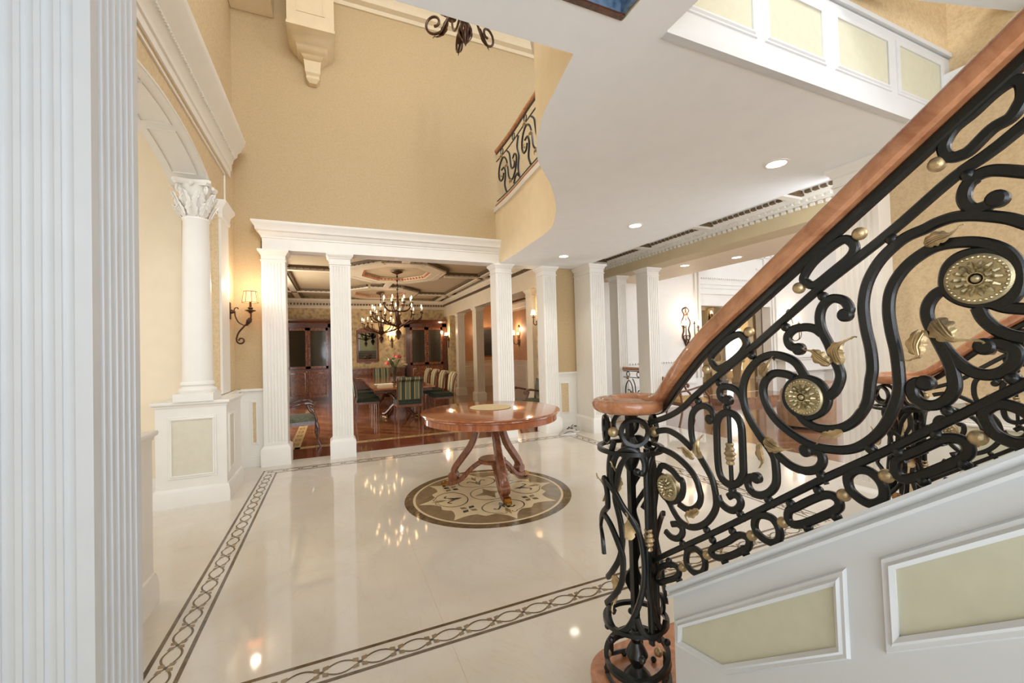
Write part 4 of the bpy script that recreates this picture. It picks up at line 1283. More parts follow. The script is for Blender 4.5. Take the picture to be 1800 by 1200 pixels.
# bullnose starting step with rounded ends around both newels
NX, NY = 1.14, 1.42
def bull(r, z0, z1, name, mat):
    b = MB()
    pts = []
    for k in range(21):
        a = PI / 2 + PI * k / 20
        pts.append((NX + r * cos(a) * .95, NY + r * sin(a)))
    pts += [(NX + .05, 1.12), (FX - .05, 1.12)]
    for k in range(21):
        a = -PI / 2 + PI * k / 20
        pts.append((FX + r * cos(a) * .95, NY + r * sin(a)))
    lo = [(x, y, z0) for x, y in pts]
    hi = [(x, y, z1) for x, y in pts]
    b.loft([lo, hi])
    return b.build(name, mat, st, True)
bull(.178, 0, .14, 'starting_riser', 'greywhite')
bull(.20, .14, .17, 'starting_tread', 'rail')

# ------------------------------------------------------------ wrought iron railing, near side
rl = thing('iron_railing', 'near black scroll railing with gilt rosettes and oak handrail', 'railing', (RX, 0, 0), 'stair railings')
def yz(pts):
    return [(0, y, z) for y, z in pts]
# oak handrail: straight run, easing and flat volute
def rail_z(y):
    return 2.090 - (y - .303) * 0.7285
cs = [(-.036, -.020), (-.036, .004), (-.030, .016), (-.018, .024), (0, .028), (.018, .024), (.030, .016), (.036, .004), (.036, -.020), (.028, -.028), (-.028, -.028)]
path = [(0, y, rail_z(y) + .002) for y in (YE, -.8, -.2, .3, .6, .85, 1.0)]
path += [(0.004, 1.08, 1.515), (.018, 1.16, 1.445), (.045, 1.235, 1.385), (.075, 1.30, 1.345), (.098, 1.36, 1.322)]
for k in range(0, 24):
    a = -.25 + k * .27
    r = .112 - .0028 * k
    path.append((r * cos(a), 1.42 + r * sin(a), 1.318 - .001 * k))
P = cr(path, 4)
b = MB()
rings = []
for i, p in enumerate(P):
    d = (P[min(i + 1, len(P) - 1)] - P[max(i - 1, 0)]).normalized()
    s = Vector((0, 0, 1)).cross(d).normalized()
    u = d.cross(s).normalized()
    rings.append([p + s * a + u * h for a, h in cs])
b.loft(rings)
b.build('handrail', 'rail', rl)
b = MB()
b.lathe((0, 1.42, 1.29), [(.13, -.012), (.143, -.004), (.15, .008), (.153, .022), (.148, .034), (.135, .041), (.120, .040), (.110, .033), (.06, .030), (.05, .036), (.02, .038), (.001, .038)], 48)
b.build('volute_cap', 'rail', rl)
# iron sub rail under the handrail
b = MB()
pts = [(0, y, rail_z(y) - .048) for y in (YE, -.5, .3, .8, 1.0)] + [(.004, 1.08, 1.463), (.018, 1.16, 1.393), (.045, 1.235, 1.333), (.075, 1.30, 1.293), (.09, 1.36, 1.272)]
b.ribbon(cr(pts, 5), .026, .022)
b.build('sub_rail', 'iron', rl)
R2 = [(-1.5, 3.26), (-.6, 2.60), (.0, 2.165), (.309, 1.925), (.402, 1.868), (.506, 1.788), (.649, 1.690), (.753, 1.609), (.853, 1.532), (.97, 1.447), (1.072, 1.369), (1.125, 1.325), (1.195, 1.285), (1.30, 1.245)]
R3 = [(-1.5, 2.88), (-.6, 2.185), (0, 1.715), (.324, 1.462), (.52, 1.308), (.603, 1.246), (.677, 1.191), (.855, 1.05), (1.021, .92), (1.225, .765), (1.33, .68)]
for nm, pts, ww in (('upper_bar', R2, .021), ('lower_bar', R3, .019)):
    b = MB()
    b.ribbon(cr(yz(pts), 5), ww, .014)
    b.build(nm, 'iron', rl)
BLOB = {17: 1, 18: 1, 0: 0, 3: 0, 4: 0, 7: 1, 8: 1, 9: 0, 10: 1, 11: 1, 14: 0}
TK = [0]
def add_scroll(pts, closed=False, w=.022, blob=None, dy=0, dz=0):
    TK[0] += 1
    b = MB()
    P = cr(yz([(y + dy, z + dz) for y, z in pts]), 5, closed)
    b.ribbon(P, w, .0125 + .00045 * (TK[0] % 9), closed=closed)
    if blob is not None:
        p = P[0] if blob == 0 else P[-1]
        b.lathe((0, p.y, p.z), [(.001, -.010), (.012, -.010), (.0165, -.006), (.0165, .006), (.012, .010), (.001, .010)], 16, 'x')
    return b.build('ring' if closed else 'scroll', 'iron', rl)
SHY, SHZ = -.97, .7570     # one repeat of the pattern further up the stair
for i, s in enumerate(SCROLLS):
    add_scroll(s, blob=BLOB.get(i))
for i, s in enumerate(RINGS):
    add_scroll(s, True, .021 if i > 3 else .023)
for i in (3, 4, 6, 7, 8, 9):
    add_scroll([(y, z) for y, z in SCROLLS[i] if y > -9], blob=BLOB.get(i), dy=SHY, dz=SHZ)
for i in (0, 2, 5, 8, 9, 13):
    add_scroll(RINGS[i], True, dy=SHY, dz=SHZ)
for y, z in BLACK_BALLS:
    b = MB()
    b.ball((0, 0, 0), .0125, n=12)
    b.tube([(0, .008, .012), (0, .012, .020)], .006, 6)
    b.tube([(0, -.008, -.012), (0, -.012, -.020)], .006, 6)
    o = b.build('iron_bead', 'iron', rl)
    o.location = (0, y, z)
for y, z in GOLD_BALLS:
    b = MB()
    b.ball((0, 0, 0), .0155, n=16)
    o = b.build('gilt_ball', 'gold', rl)
    o.location = (0, y, z)
for pts, wd in LEAVES:
    b = MB()
    b.leaf([(-.010, y, z) for y, z in pts], wd * 1.5)
    b.build('gilt_leaf', 'gold', rl)
for y, z in MEDALS:
    b = MB()
    b.lathe((0, 0, 0), [(.001, -.012), (.044, -.012), (.048, -.008), (.048, .008), (.044, .012), (.001, .012)], 40, 'x')
    for i in range(34):
        a = 2 * PI * i / 34
        b.ball((-.013, .0415 * cos(a), .0415 * sin(a)), .0032, n=6)
    for rr, n, L in ((.034, 14, .015), (.021, 9, .010)):
        for i in range(n):
            a = 2 * PI * i / n
            c, s = cos(a), sin(a)
            b.tube([(-.012, (rr - L) * c, (rr - L) * s), (-.020, (rr - L * .4) * c, (rr - L * .4) * s), (-.014, rr * c, rr * s)], [.002, .0042, .0022], 5)
    b.ball((-.014, 0, 0), .008)
    b.lathe((-.012, 0, 0), [(.0125, 0), (.0125, -.005), (.0105, -.005), (.0105, 0)], 20, 'x')
    o = b.build('rosette', 'champagne', rl)
    o['label'] = 'pale gilt rosette'
    o.location = (-.002, y, z)
b = MB()
b.tube(yz(ROD), .007, 8)
b.build('rod', 'iron', rl)
def collar(parent, x, y, z, s=1.0):
    b = MB()
    b.lathe((x, y, z), [(r * s, h * s) for r, h in [(.010, -.034), (.013, -.030), (.010, -.022), (.015, -.014), (.012, -.008), (.018, 0), (.012, .008), (.015, .014), (.010, .022), (.013, .030), (.010, .034)]], 16)
    b.build('gilt_collar', 'gold', parent)
collar(rl, 0, COLLAR[0][0], COLLAR[0][1])

# ------------------------------------------------------------ newel cage
nw = thing('newel_post', 'near black iron newel cage of twisting scrolls on the oak step', 'newel post', (NX, NY, .17), 'iron newels')
def cyl(r, th, z):
    return (r * cos(th), r * sin(th), z)
b = MB()
b.tube([(0, 0, 0), (0, 0, 1.10)], .018, 4)
b.lathe((0, 0, 0), [(.05, 0), (.055, .012), (.04, .03), (.022, .05), (.034, .075), (.046, .10), (.034, .125), (.02, .15), (.028, .17), (.018, .20)], 18)
b.lathe((0, 0, 0), [(.018, .86), (.032, .89), (.044, .93), (.036, .97), (.02, 1.0)], 14)
b.build('core', 'iron', nw)
b = MB()
pts = [cyl(.128, 2 * PI * k / 40, .955) for k in range(40)]
b.tube(pts, .0115, 4, True, up=(0, 0, 1))
b.build('top_ring', 'iron', nw)
for k in range(4):
    a = PI / 4 + k * PI / 2 + .3
    b = MB()
    c = Vector(cyl(.098, a, 1.035))
    e = Vector((-sin(a), cos(a), 0))
    b.tube([c + e * .052 * cos(t) + Vector((0, 0, .052 * sin(t))) for t in [2 * PI * j / 20 for j in range(20)]], .0115, 5, True)
    b.build('ring', 'iron', nw)
    b = MB()
    b.ball(cyl(.115, a + PI / 4, 1.035), .021, n=14)
    b.build('gilt_ball', 'gold', nw)
# base coil rings
b = MB()
for z0, z1, r in ((.245, .235, .125),):
    b.tube([cyl(r, 2 * PI * k / 40, z0 + (z1 - z0) * sin(k / 40 * 2 * PI)) for k in range(40)], .012, 4, True, up=(0, 0, 1))
b.tube([cyl(.125, 2 * PI * k / 40, .10 + .03 * sin(2 * PI * k / 40 + 1.2)) for k in range(40)], .013, 4, True, up=(0, 0, 1))
b.build('base_ring', 'iron', nw)
for k in range(3):
    b = MB()
    a0 = k * 2 * PI / 3 + 3.4
    L = []
    for j in range(24):
        t = 2 * PI * j / 24
        aa = a0 + .62 * cos(t) if abs(cos(t)) < 2 else 0
        L.append(cyl(.128, a0 + .70 * max(-.82, min(.82, cos(t) * 1.2)), .055 + .034 * sin(t)))
    b.tube(L, .010, 5, True)
    b.build('oval_ring', 'iron', nw)
    b = MB()
    b.ball(cyl(.128, a0 + .9, .055), .019, n=14)
    b.build('gilt_ball', 'gold', nw)
for k in range(6):
    b = MB()
    b.ball(cyl(.127, k * PI / 3, .165 + .03 * (k % 2)), .014, n=10)
    b.ball(cyl(.125, k * PI / 3 + .3, .012), .013, n=10)
    b.build('iron_bead', 'iron', nw)
# flat scroll bars lying on the cage: (angle, height) paths, the same set again on the far side
def cage_bar(r, pts, turn=0.0, blob=None):
    b = MB()
    P = cr([cyl(r, a + turn, z) for a, z in pts], 4)
    rings = []
    for i, p in enumerate(P):
        d = (P[min(i + 1, len(P) - 1)] - P[max(i - 1, 0)]).normalized()
        N = Vector((p.x, p.y, 0)).normalized()
        s = N.cross(d).normalized()
        rings.append([p + s * u + N * v for u, v in ((.0105, .005), (.007, .0075), (-.007, .0075), (-.0105, .005), (-.0105, -.0065), (.0105, -.0065))])
    b.loft(rings)
    if blob is not None:
        b.ball(P[blob], .015, n=10)
    return b.build('scroll', 'iron', nw)
for i, (r, pts) in enumerate(NEWEL_BARS):
    cage_bar(r, pts, 0, 0 if i == 0 else None)
for i in (0, 1, 2, 4):
    r, pts = NEWEL_BARS[i]
    cage_bar(r - .004, pts, 2.6 if i else 2.9, 0 if i == 0 else None)
for a, n in ((4.55, 0), (5.35, 1)):
    b = MB()
    p0, p1 = cyl(.118 - .04 * n, a, .22), cyl(.118 - .04 * n, a, .95)
    b.tube([p0, p1], .0125 if n == 0 else .016, 10)
    b.build('rod', 'iron', nw)
    if n == 0:
        collar(nw, p0[0], p0[1], .62, 1.25)
b = MB()
for sx in (-.018, .018):
    a = 4.85
    d = Vector((-sin(a), cos(a), 0)) * sx
    p0, p1 = Vector(cyl(.1, a, .2)) + d, Vector(cyl(.1, a, .97)) + d
    b.ribbon([p0, p1], .016, .02, nrm=(cos(a), sin(a), 0))
b.build('upright', 'iron', nw)
for a, z, dz in ((3.5, .80, .11), (3.35, .46, -.12), (2.4, .72, .1), (3.9, .62, .1)):
    b = MB()
    e = Vector(cyl(.120, a, z))
    o = Vector((cos(a), sin(a), 0))
    b.leaf([e, e + o * .004 + Vector((0, 0, dz * .5)), e + o * .02 + Vector((0, 0, dz))], .042, N=o)
    b.build('gilt_leaf', 'gold', nw)

c = dup(rl, (FX, 0, 0), 'far black scroll railing climbing along the tan stair wall')
c = dup(nw, (FX, NY, .17), 'far black iron newel cage under a small oak volute by the tan wall')

# ------------------------------------------------------------ landing railing on the serpentine edge, gallery railing
def arclen(pts):
    s = [0]
    for a, b_ in zip(pts[:-1], pts[1:]):
        s.append(s[-1] + (Vector(b_) - Vector(a)).length)
    return s
def curve_railing(t, XY, z0, h, bw=.011):
    S = arclen(XY)
    T = S[-1]
    def at(s, z):
        s = max(0, min(T - 1e-6, s))
        i = 0
        while i < len(S) - 2 and S[i + 1] < s:
            i += 1
        f = (s - S[i]) / (S[i + 1] - S[i])
        a, c = XY[i], XY[i + 1]
        return Vector((a[0] + (c[0] - a[0]) * f, a[1] + (c[1] - a[1]) * f, z))
    n = max(2, int(T / .09))
    line = lambda z: [at(T * i / n, z) for i in range(n + 1)]
    def part(nm, mat, f):
        b = MB()
        f(b)
        return b.build(nm, mat, t, True)
    part('shoe_rail', 'rail', lambda b: b.tube(line(z0 + .02), .034, 6, up=(0, 0, 1), sx=1.2))
    part('handrail', 'rail', lambda b: b.tube(line(z0 + h), .036, 8, up=(0, 0, 1)))
    part('upper_bar', 'iron', lambda b: b.tube(line(z0 + h - .05), .012, 4, up=(0, 0, 1)))
    part('upper_bar', 'iron', lambda b: b.tube(line(z0 + h - .18), .010, 4, up=(0, 0, 1)))
    part('lower_bar', 'iron', lambda b: b.tube(line(z0 + .10), .010, 4, up=(0, 0, 1)))
    k = max(1, round(T / 1.0))
    W = T / k
    zb, zt = z0 + .11, z0 + h - .19
    H = zt - zb
    for i in range(k):
        s0 = W * i
        def sc2(pts, w=bw):
            part('scroll', 'iron', lambda b: b.tube(cr([at(s0 + x * W, zb + y * H) for x, y in pts], 4), w, 5))
        sc2([(.30, .62), (.24, .68), (.16, .62), (.14, .48), (.20, .28), (.34, .16), (.48, .30), (.52, .55), (.58, .80), (.72, .93), (.86, .80), (.90, .58), (.84, .42), (.74, .42), (.70, .54)])
        sc2([(.22, .50), (.26, .40), (.36, .44), (.40, .62), (.44, .84), (.54, .98)])
        sc2([(.60, .02), (.66, .22), (.62, .48), (.68, .66), (.78, .66)])
        sc2([(.02, .0), (.08, .25), (.04, .5), (.10, .75), (.04, .97)])
        sc2([(.28, .02), (.22, .12), (.12, .16), (.08, .08)])
        for x in (.25, .75):
            part('ring', 'iron', lambda b: b.tube([at(s0 + x * W + .052 * cos(a), z0 + h - .115 + .05 * sin(a)) for a in [j * PI / 7 for j in range(14)]], .009, 5, True))
        for x, y in ((.24, .55), (.80, .54)):
            def rs(b, x=x, y=y):
                p = at(s0 + x * W, zb + y * H)
                q = at(s0 + x * W + .01, zb + y * H)
                b.ball(p, .034, (.8, .8, 1), 12)
            part('rosette', 'gold', rs)
        for x, y in ((.34, .12), (.72, .97), (.5, .6)):
            def lf_(b, x=x, y=y):
                p = [at(s0 + (x + d) * W, zb + (y + e) * H) for d, e in ((0, 0), (.06, .03), (.12, 0))]
                b.leaf(p, .05, N=(1, 0, 0))
            part('gilt_leaf', 'gold', lf_)
    return at
lr = thing('iron_railing', 'black scroll railing up on the curved landing edge, high in the middle', 'railing', (2.0, 3.6, ZT + .06))
curve_railing(lr, CV[:-1], ZT + .06, .98, .016)
b = MB()
gr_ = thing('iron_railing', 'small black railing with wooden top between the two gallery columns', 'railing', (5.6, 6.9, 0))
curve_railing(gr_, [(5.66, 6.56), (5.66, 7.20)], .02, 1.06)

# ------------------------------------------------------------ centre table
TC = Vector((1.61, 4.39))
t = thing('round_table', 'round polished mahogany table on curved splayed legs over the floor medallion', 'table', (TC.x, TC.y, 0))
b = MB()
b.lathe((0, 0, .845), [(.70, -.012), (.735, -.010), (.748, 0), (.745, .012), (.765, .018), (.772, .026), (.766, .035), (.755, .037), (.001, .037)], 96)
b.build('tabletop', 'tabletop', t)
b = MB()
b.lathe((0, 0, 0), [(.725, .775), (.735, .778), (.735, .835), (.70, .835), (.70, .775)], 80)
b.build('apron', 'tabletop', t)
b = MB()
b.lathe((0, 0, 0), [(.20, .77), (.24, .78), (.24, .835), (.001, .835), (.001, .77)], 32)
b.build('under_block', 'tableleg', t)
for k in range(3):
    a = math.radians(145 + 120 * k)
    D = Vector((cos(a), sin(a), 0))
    E_ = Vector((-sin(a), cos(a), 0))
    # upright: leaves the block, sweeps outward and ends in a round boss
    b = MB()
    pts = cr([D * .16 + Vector((0, 0, .79)), D * .17 + Vector((0, 0, .66)), D * .24 + Vector((0, 0, .48)), D * .36 + Vector((0, 0, .32)), D * .44 + Vector((0, 0, .21)), D * .45 + Vector((0, 0, .13))], 5)
    rings = []
    for i, p in enumerate(pts):
        f = i / (len(pts) - 1)
        w_ = .034 + .016 * f
        h_ = .026 + .012 * sin(PI * f)
        tt = (pts[min(i + 1, len(pts) - 1)] - pts[max(i - 1, 0)]).normalized()
        u = E_.cross(tt).normalized()
        rings.append([p + E_ * x * w_ + u * y * h_ for x, y in ((-1, -.7), (-.7, -1), (.7, -1), (1, -.7), (1, .7), (.7, 1), (-.7, 1), (-1, .7))])
    b.loft(rings)
    c = D * .455 + Vector((0, 0, .13))
    rings = []
    for sft, rr in ((-.052, .001), (-.052, .045), (-.044, .055), (.044, .055), (.052, .045), (.052, .001)):
        rings.append([c + E_ * sft + D * rr * cos(j * PI / 12) + Vector((0, 0, rr * sin(j * PI / 12))) for j in range(24)])
    b.loft(rings)
    b.build('leg', 'tableleg', t)
    # foot: from the low centre ring, arching down and out to the caster
    b = MB()
    pts = cr([D * .03 + Vector((0, 0, .315)), D * .12 + Vector((0, 0, .30)), D * .24 + Vector((0, 0, .22)), D * .36 + Vector((0, 0, .10)), D * .46 + Vector((0, 0, .055)), D * .53 + Vector((0, 0, .045))], 5)
    rings = []
    for i, p in enumerate(pts):
        tt = (pts[min(i + 1, len(pts) - 1)] - pts[max(i - 1, 0)]).normalized()
        u = E_.cross(tt).normalized()
        rings.append([p + E_ * x * .042 + u * y * .026 for x, y in ((-1, -.6), (-.7, -1), (.7, -1), (1, -.6), (1, .6), (.7, 1), (-.7, 1), (-1, .6))])
    b.loft(rings)
    b.build('foot', 'tableleg', t)
    b = MB()
    R = Matrix.Rotation(a, 3, 'Z')
    def rb(x0, y0, z0, x1, y1, z1):
        vs = [b.b.verts.new(R @ Vector(p)) for p in ((x0, y0, z0), (x1, y0, z0), (x1, y1, z0), (x0, y1, z0), (x0, y0, z1), (x1, y0, z1), (x1, y1, z1), (x0, y1, z1))]
        for q in ((0, 3, 2, 1), (4, 5, 6, 7), (0, 1, 5, 4), (1, 2, 6, 5), (2, 3, 7, 6), (3, 0, 4, 7)):
            b.f([vs[i] for i in q])
    rb(.52, -.035, .022, .56, .035, .075)
    rb(.56, -.03, .022, .60, .03, .055)
    b.build('toe_cap', 'brass', t)
    b = MB()
    b.lathe(tuple(D * .575 + Vector((0, 0, .0205))), [(.001, -.02), (.018, -.02), (.022, -.012), (.022, .0), (.018, .006), (.001, .006)], 12)
    b.build('caster', 'darkcap', t)
b = MB()
b.lathe((0, 0, 0), [(.13, .295), (.15, .30), (.155, .33), (.14, .345), (.001, .345), (.001, .295)], 32)
b.build('centre_boss', 'tableleg', t)
b = MB()
b.lathe((0, 0, 0), [(.235, 0), (.24, .003), (.238, .008), (.001, .009)], 64)
o = b.build('round_placemat', 'beige')
o.location = (1.66, 4.54, .8825)
tag(o, 'thin round beige placemat lying on the polished round table', 'placemat')

# ------------------------------------------------------------ sneakers
def sneaker(label, loc, rz):
    t = thing('sneaker', label, 'shoe', loc, 'pair of sneakers', rz)
    # stations along the foot: x, half width, sole top, upper height
    ST = [(-.150, .020, .030, .055), (-.140, .034, .034, .105), (-.110, .040, .034, .112), (-.07, .039, .032, .108), (-.03, .037, .030, .112), (.01, .039, .028, .105), (.05, .044, .026, .086), (.09, .048, .024, .068), (.125, .044, .022, .056), (.150, .032, .022, .044), (.163, .012, .022, .030)]
    b = MB()
    b.loft([[(x, -w_ - .004, .002), (x, -w_ - .008, .012), (x, -w_ - .004, zs_), (x, w_ + .004, zs_), (x, w_ + .008, .012), (x, w_ + .004, .002)] for x, w_, zs_, h in ST])
    b.build('sole', 'sole', t)
    b = MB()
    rings = []
    for x, w_, zs_, h in ST:
        rings.append([(x, -w_ * cos(PI * j / 10) * (1 if j in (0, 10) else .98), zs_ - .002 + (h - zs_) * sin(PI * j / 10) ** .75) for j in range(11)])
    b.loft(rings)
    b.build('upper', 'shoe', t)
    b = MB()
    b.lathe((-.075, 0, .098), [(.001, .0145), (.026, .0145), (.031, .018), (.029, .022), (.02, .016), (.001, .010)], 18)
    b.build('collar', 'shoedark', t)
    b = MB()
    for i in range(5):
        x = .075 - i * .022
        z = .083 + i * .0065
        b.tube([(x, -.030, z - .012), (x - .005, 0, z + .006), (x, .030, z - .012)], .0035, 5)
    b.build('laces', 'sole', t)
    b = MB()
    b.ribbon([(.01, 0, .105), (-.02, 0, .122), (-.035, 0, .145)], .006, .042, nrm=(0, 1, 0))
    b.build('tongue', 'shoedark', t)
    b = MB()
    for sd in (-1, 1):
        b.ribbon([(-.10, sd * .0395, .05), (-.03, sd * .0375, .07), (.04, sd * .043, .055), (.09, sd * .0475, .036)], .008, .004, nrm=(0, 1, 0))
    b.build('side_stripe', 'shoedark', t)
sneaker('left grey sneaker of the pair on the marble, nearer the camera', (3.80, 6.43, .0015), math.radians(172))
sneaker('grey sneaker behind its mate, tucked against the wainscot corner', (3.98, 6.60, .0015), math.radians(150))

# ------------------------------------------------------------ sconces
def scroll_pts(c, r, a0, a1, n=14, shrink=.6):
    return [(c[0] + r * (1 - shrink * i / n) * cos(a0 + (a1 - a0) * i / n), c[1] + r * (1 - shrink * i / n) * sin(a0 + (a1 - a0) * i / n)) for i in range(n + 1)]
# foyer sconce: profile in the x-z plane, arm leaving the left wall
t = thing('wall_sconce', 'single dark scroll sconce with pleated pink shade on the left tan wall', 'wall light', (-1.26, 6.55, 1.95))
b = MB()
b.lathe((0, 0, .20), [(.05, 0), (.05, .01), (.03, .02), (.018, .06), (.001, .065)], 16, 'x')
b.box(0, -.03, .10, .015, .03, .32)
b.build('backplate', 'bronze', t)
b = MB()
p1 = [(.05, .20), (.06, .245), (.09, .255), (.10, .235)]
p2 = [(.06, .21), (.065, .14), (.10, .06), (.16, .02), (.21, .02)]
p3 = [(.24, .21), (.245, .14), (.22, .07), (.16, 0), (.10, -.08), (.075, -.16)] + scroll_pts((.125, -.185), .05, PI * .9, PI * 3.1, 12)
for p, r in ((p1, .007), (p2, .008), (p3, .011)):
    b.tube(cr([(x, 0, z) for x, z in p], 3), r, 7)
b.leaf([(.24, 0, .12), (.21, 0, .05), (.15, 0, -.02)], .05, N=(0, 1, 0))
b.build('arm', 'bronze', t)
b = MB()
b.lathe((.24, 0, 0), [(.015, .18), (.028, .20), (.065, .215), (.065, .222), (.02, .235), (.032, .25), (.03, .26), (.001, .262)], 20)
b.build('drip_pan', 'bronze', t)
b = MB()
b.lathe((.24, 0, 0), [(.014, .26), (.014, .34), (.001, .34)], 12)
b.build('candle_sleeve', 'bronze', t)
b = MB()
b.lathe((.24, 0, 0), [(.095, .325), (.075, .475)], 24, cap=False)
b.build('lamp_shade', 'shade', t)
b = MB()
for z, r in ((.325, .096), (.475, .076)):
    b.tube([(.24 + r * cos(j * PI / 12), r * sin(j * PI / 12), z) for j in range(24)], .004, 5, True)
for j in range(8):
    a = j * PI / 4 + .3
    b.tube([(.24 + .0955 * cos(a), .0955 * sin(a), .325), (.24 + .0755 * cos(a), .0755 * sin(a), .475)], .0035, 5)
b.build('shade_trim', 'shadetrim', t)
point('sconce_lamp', (.24, 0, .55), 6, WARM, .04, t)

def small_sconce(name, label, loc, rz, arms=2, group=None, style=0, power=5):
    # local: wall is the x-z plane at y=0, light projects to -y
    t = thing(name, label, 'wall light', loc, group, rz)
    b = MB()
    if style == 0:
        b.lathe((0, -.04, 0), [(.008, -.34), (.02, -.30), (.018, -.1), (.03, -.02), (.045, .0), (.02, .02), (.012, .10), (.001, .13)], 12)
        b.box(-.02, -.05, -.1, .02, 0, .05)
    else:
        for sg in (-1, 1):
            pts = [(sg * .02, .42), (sg * .09, .36), (sg * .05, .25), (sg * .12, .10), (sg * .07, -.05), (sg * .11, -.2), (sg * .05, -.33), (0, -.44)]
            b.tube(cr([(x, -.015, z) for x, z in pts], 4), .012, 6)
            b.tube([(x * 1.0, -.02, z) for x, z in scroll_pts((sg * .03, .30), .07, PI / 2, PI / 2 + sg * 5, 14)], .008, 6)
            b.tube([(x * 1.0, -.02, z) for x, z in scroll_pts((sg * .05, -.22), .06, -PI / 2, -PI / 2 - sg * 5, 14)], .008, 6)
        b.tube([(0, -.01, .44), (0, -.01, -.44)], .009, 6)
    b.build('backplate', 'bronze', t)
    xs = {1: [(0, .14)], 2: [(-.13, .10), (.13, .10)], 3: [(-.2, .15), (0, .24), (.2, .15)]}[arms]
    for i, (x, y) in enumerate(xs):
        b = MB()
        zz = .08 if arms < 3 else (-.02 if i != 1 else .06)
        if style == 0:
            pts = [(0, -.04, -.02), (x * .4, -.04 - (y - .04) * .5, -.08), (x * .85, -y, -.05), (x, -y, .02), (x, -y, zz)]
        else:
            pts = [(0, -.02, -.25), (x * .3, -y * .5, -.36), (x * .8, -y * .95, -.32), (x * 1.15, -y, -.2), (x, -y, -.1), (x, -y, zz)]
        b.tube(cr(pts, 4), .009, 6)
        b.lathe((x, -y, zz), [(.012, -.01), (.035, .0), (.035, .006), (.012, .012), (.011, .05)], 12)
        b.build('arm', 'bronze', t)
        b = MB()
        b.lathe((x, -y, zz), [(.058, .05), (.034, .15)], 16, cap=False)
        b.build('lamp_shade', 'shadew', t)
    point('sconce_lamp', (0, -.16, .26), power, WARM, .05, t)
    return t
G = 'dining room candle sconces'
small_sconce('candle_sconce', 'two-shade bronze sconce between the dining mirror and the right china cabinet', (1.98, 15.75, 2.05), 0, 2, G, power=10)
small_sconce('candle_sconce', 'bronze sconce right of the right china cabinet by the first dining column', (3.97, 15.08, 2.0), -PI / 2, 2, G, power=8)
small_sconce('candle_sconce', 'bronze sconce high beside the fourth foyer column, inside the dining room', (3.965, 7.72, 2.12), -PI / 2, 1, G, power=6)
small_sconce('candle_sconce', 'lit sconce to the left of the dark picture in the corridor', (5.82, 17.0, 2.1), 0, 1, 'corridor sconces', power=10)
small_sconce('candle_sconce', 'lit sconce to the right of the dark picture in the corridor', (6.72, 17.0, 2.1), 0, 1, 'corridor sconces', power=10)
small_sconce('scroll_sconce', 'scrolled iron sconce with lit shades seen right of the middle foyer column', (7.0, 15.5, 2.1), -PI / 2, 3, None, 1, 14)
a = small_sconce('scroll_sconce', 'large scroll sconce with three shades left of the living room mirror opening', (8.3, YL, 2.0), 0, 3, 'living room scroll sconces', 1, 10)
a.scale = (1.18, 1.18, 1.18)
a = small_sconce('scroll_sconce', 'large scroll sconce with three shades right of the living room mirror opening', (12.35, YL, 2.0), 0, 3, 'living room scroll sconces', 1, 10)
a.scale = (1.18, 1.18, 1.18)
small_sconce('candle_sconce', 'small shaded lamp glowing in the mirrored view, built as a hall', (12.42, 10.9, 2.5), 0, 1, None, power=5)

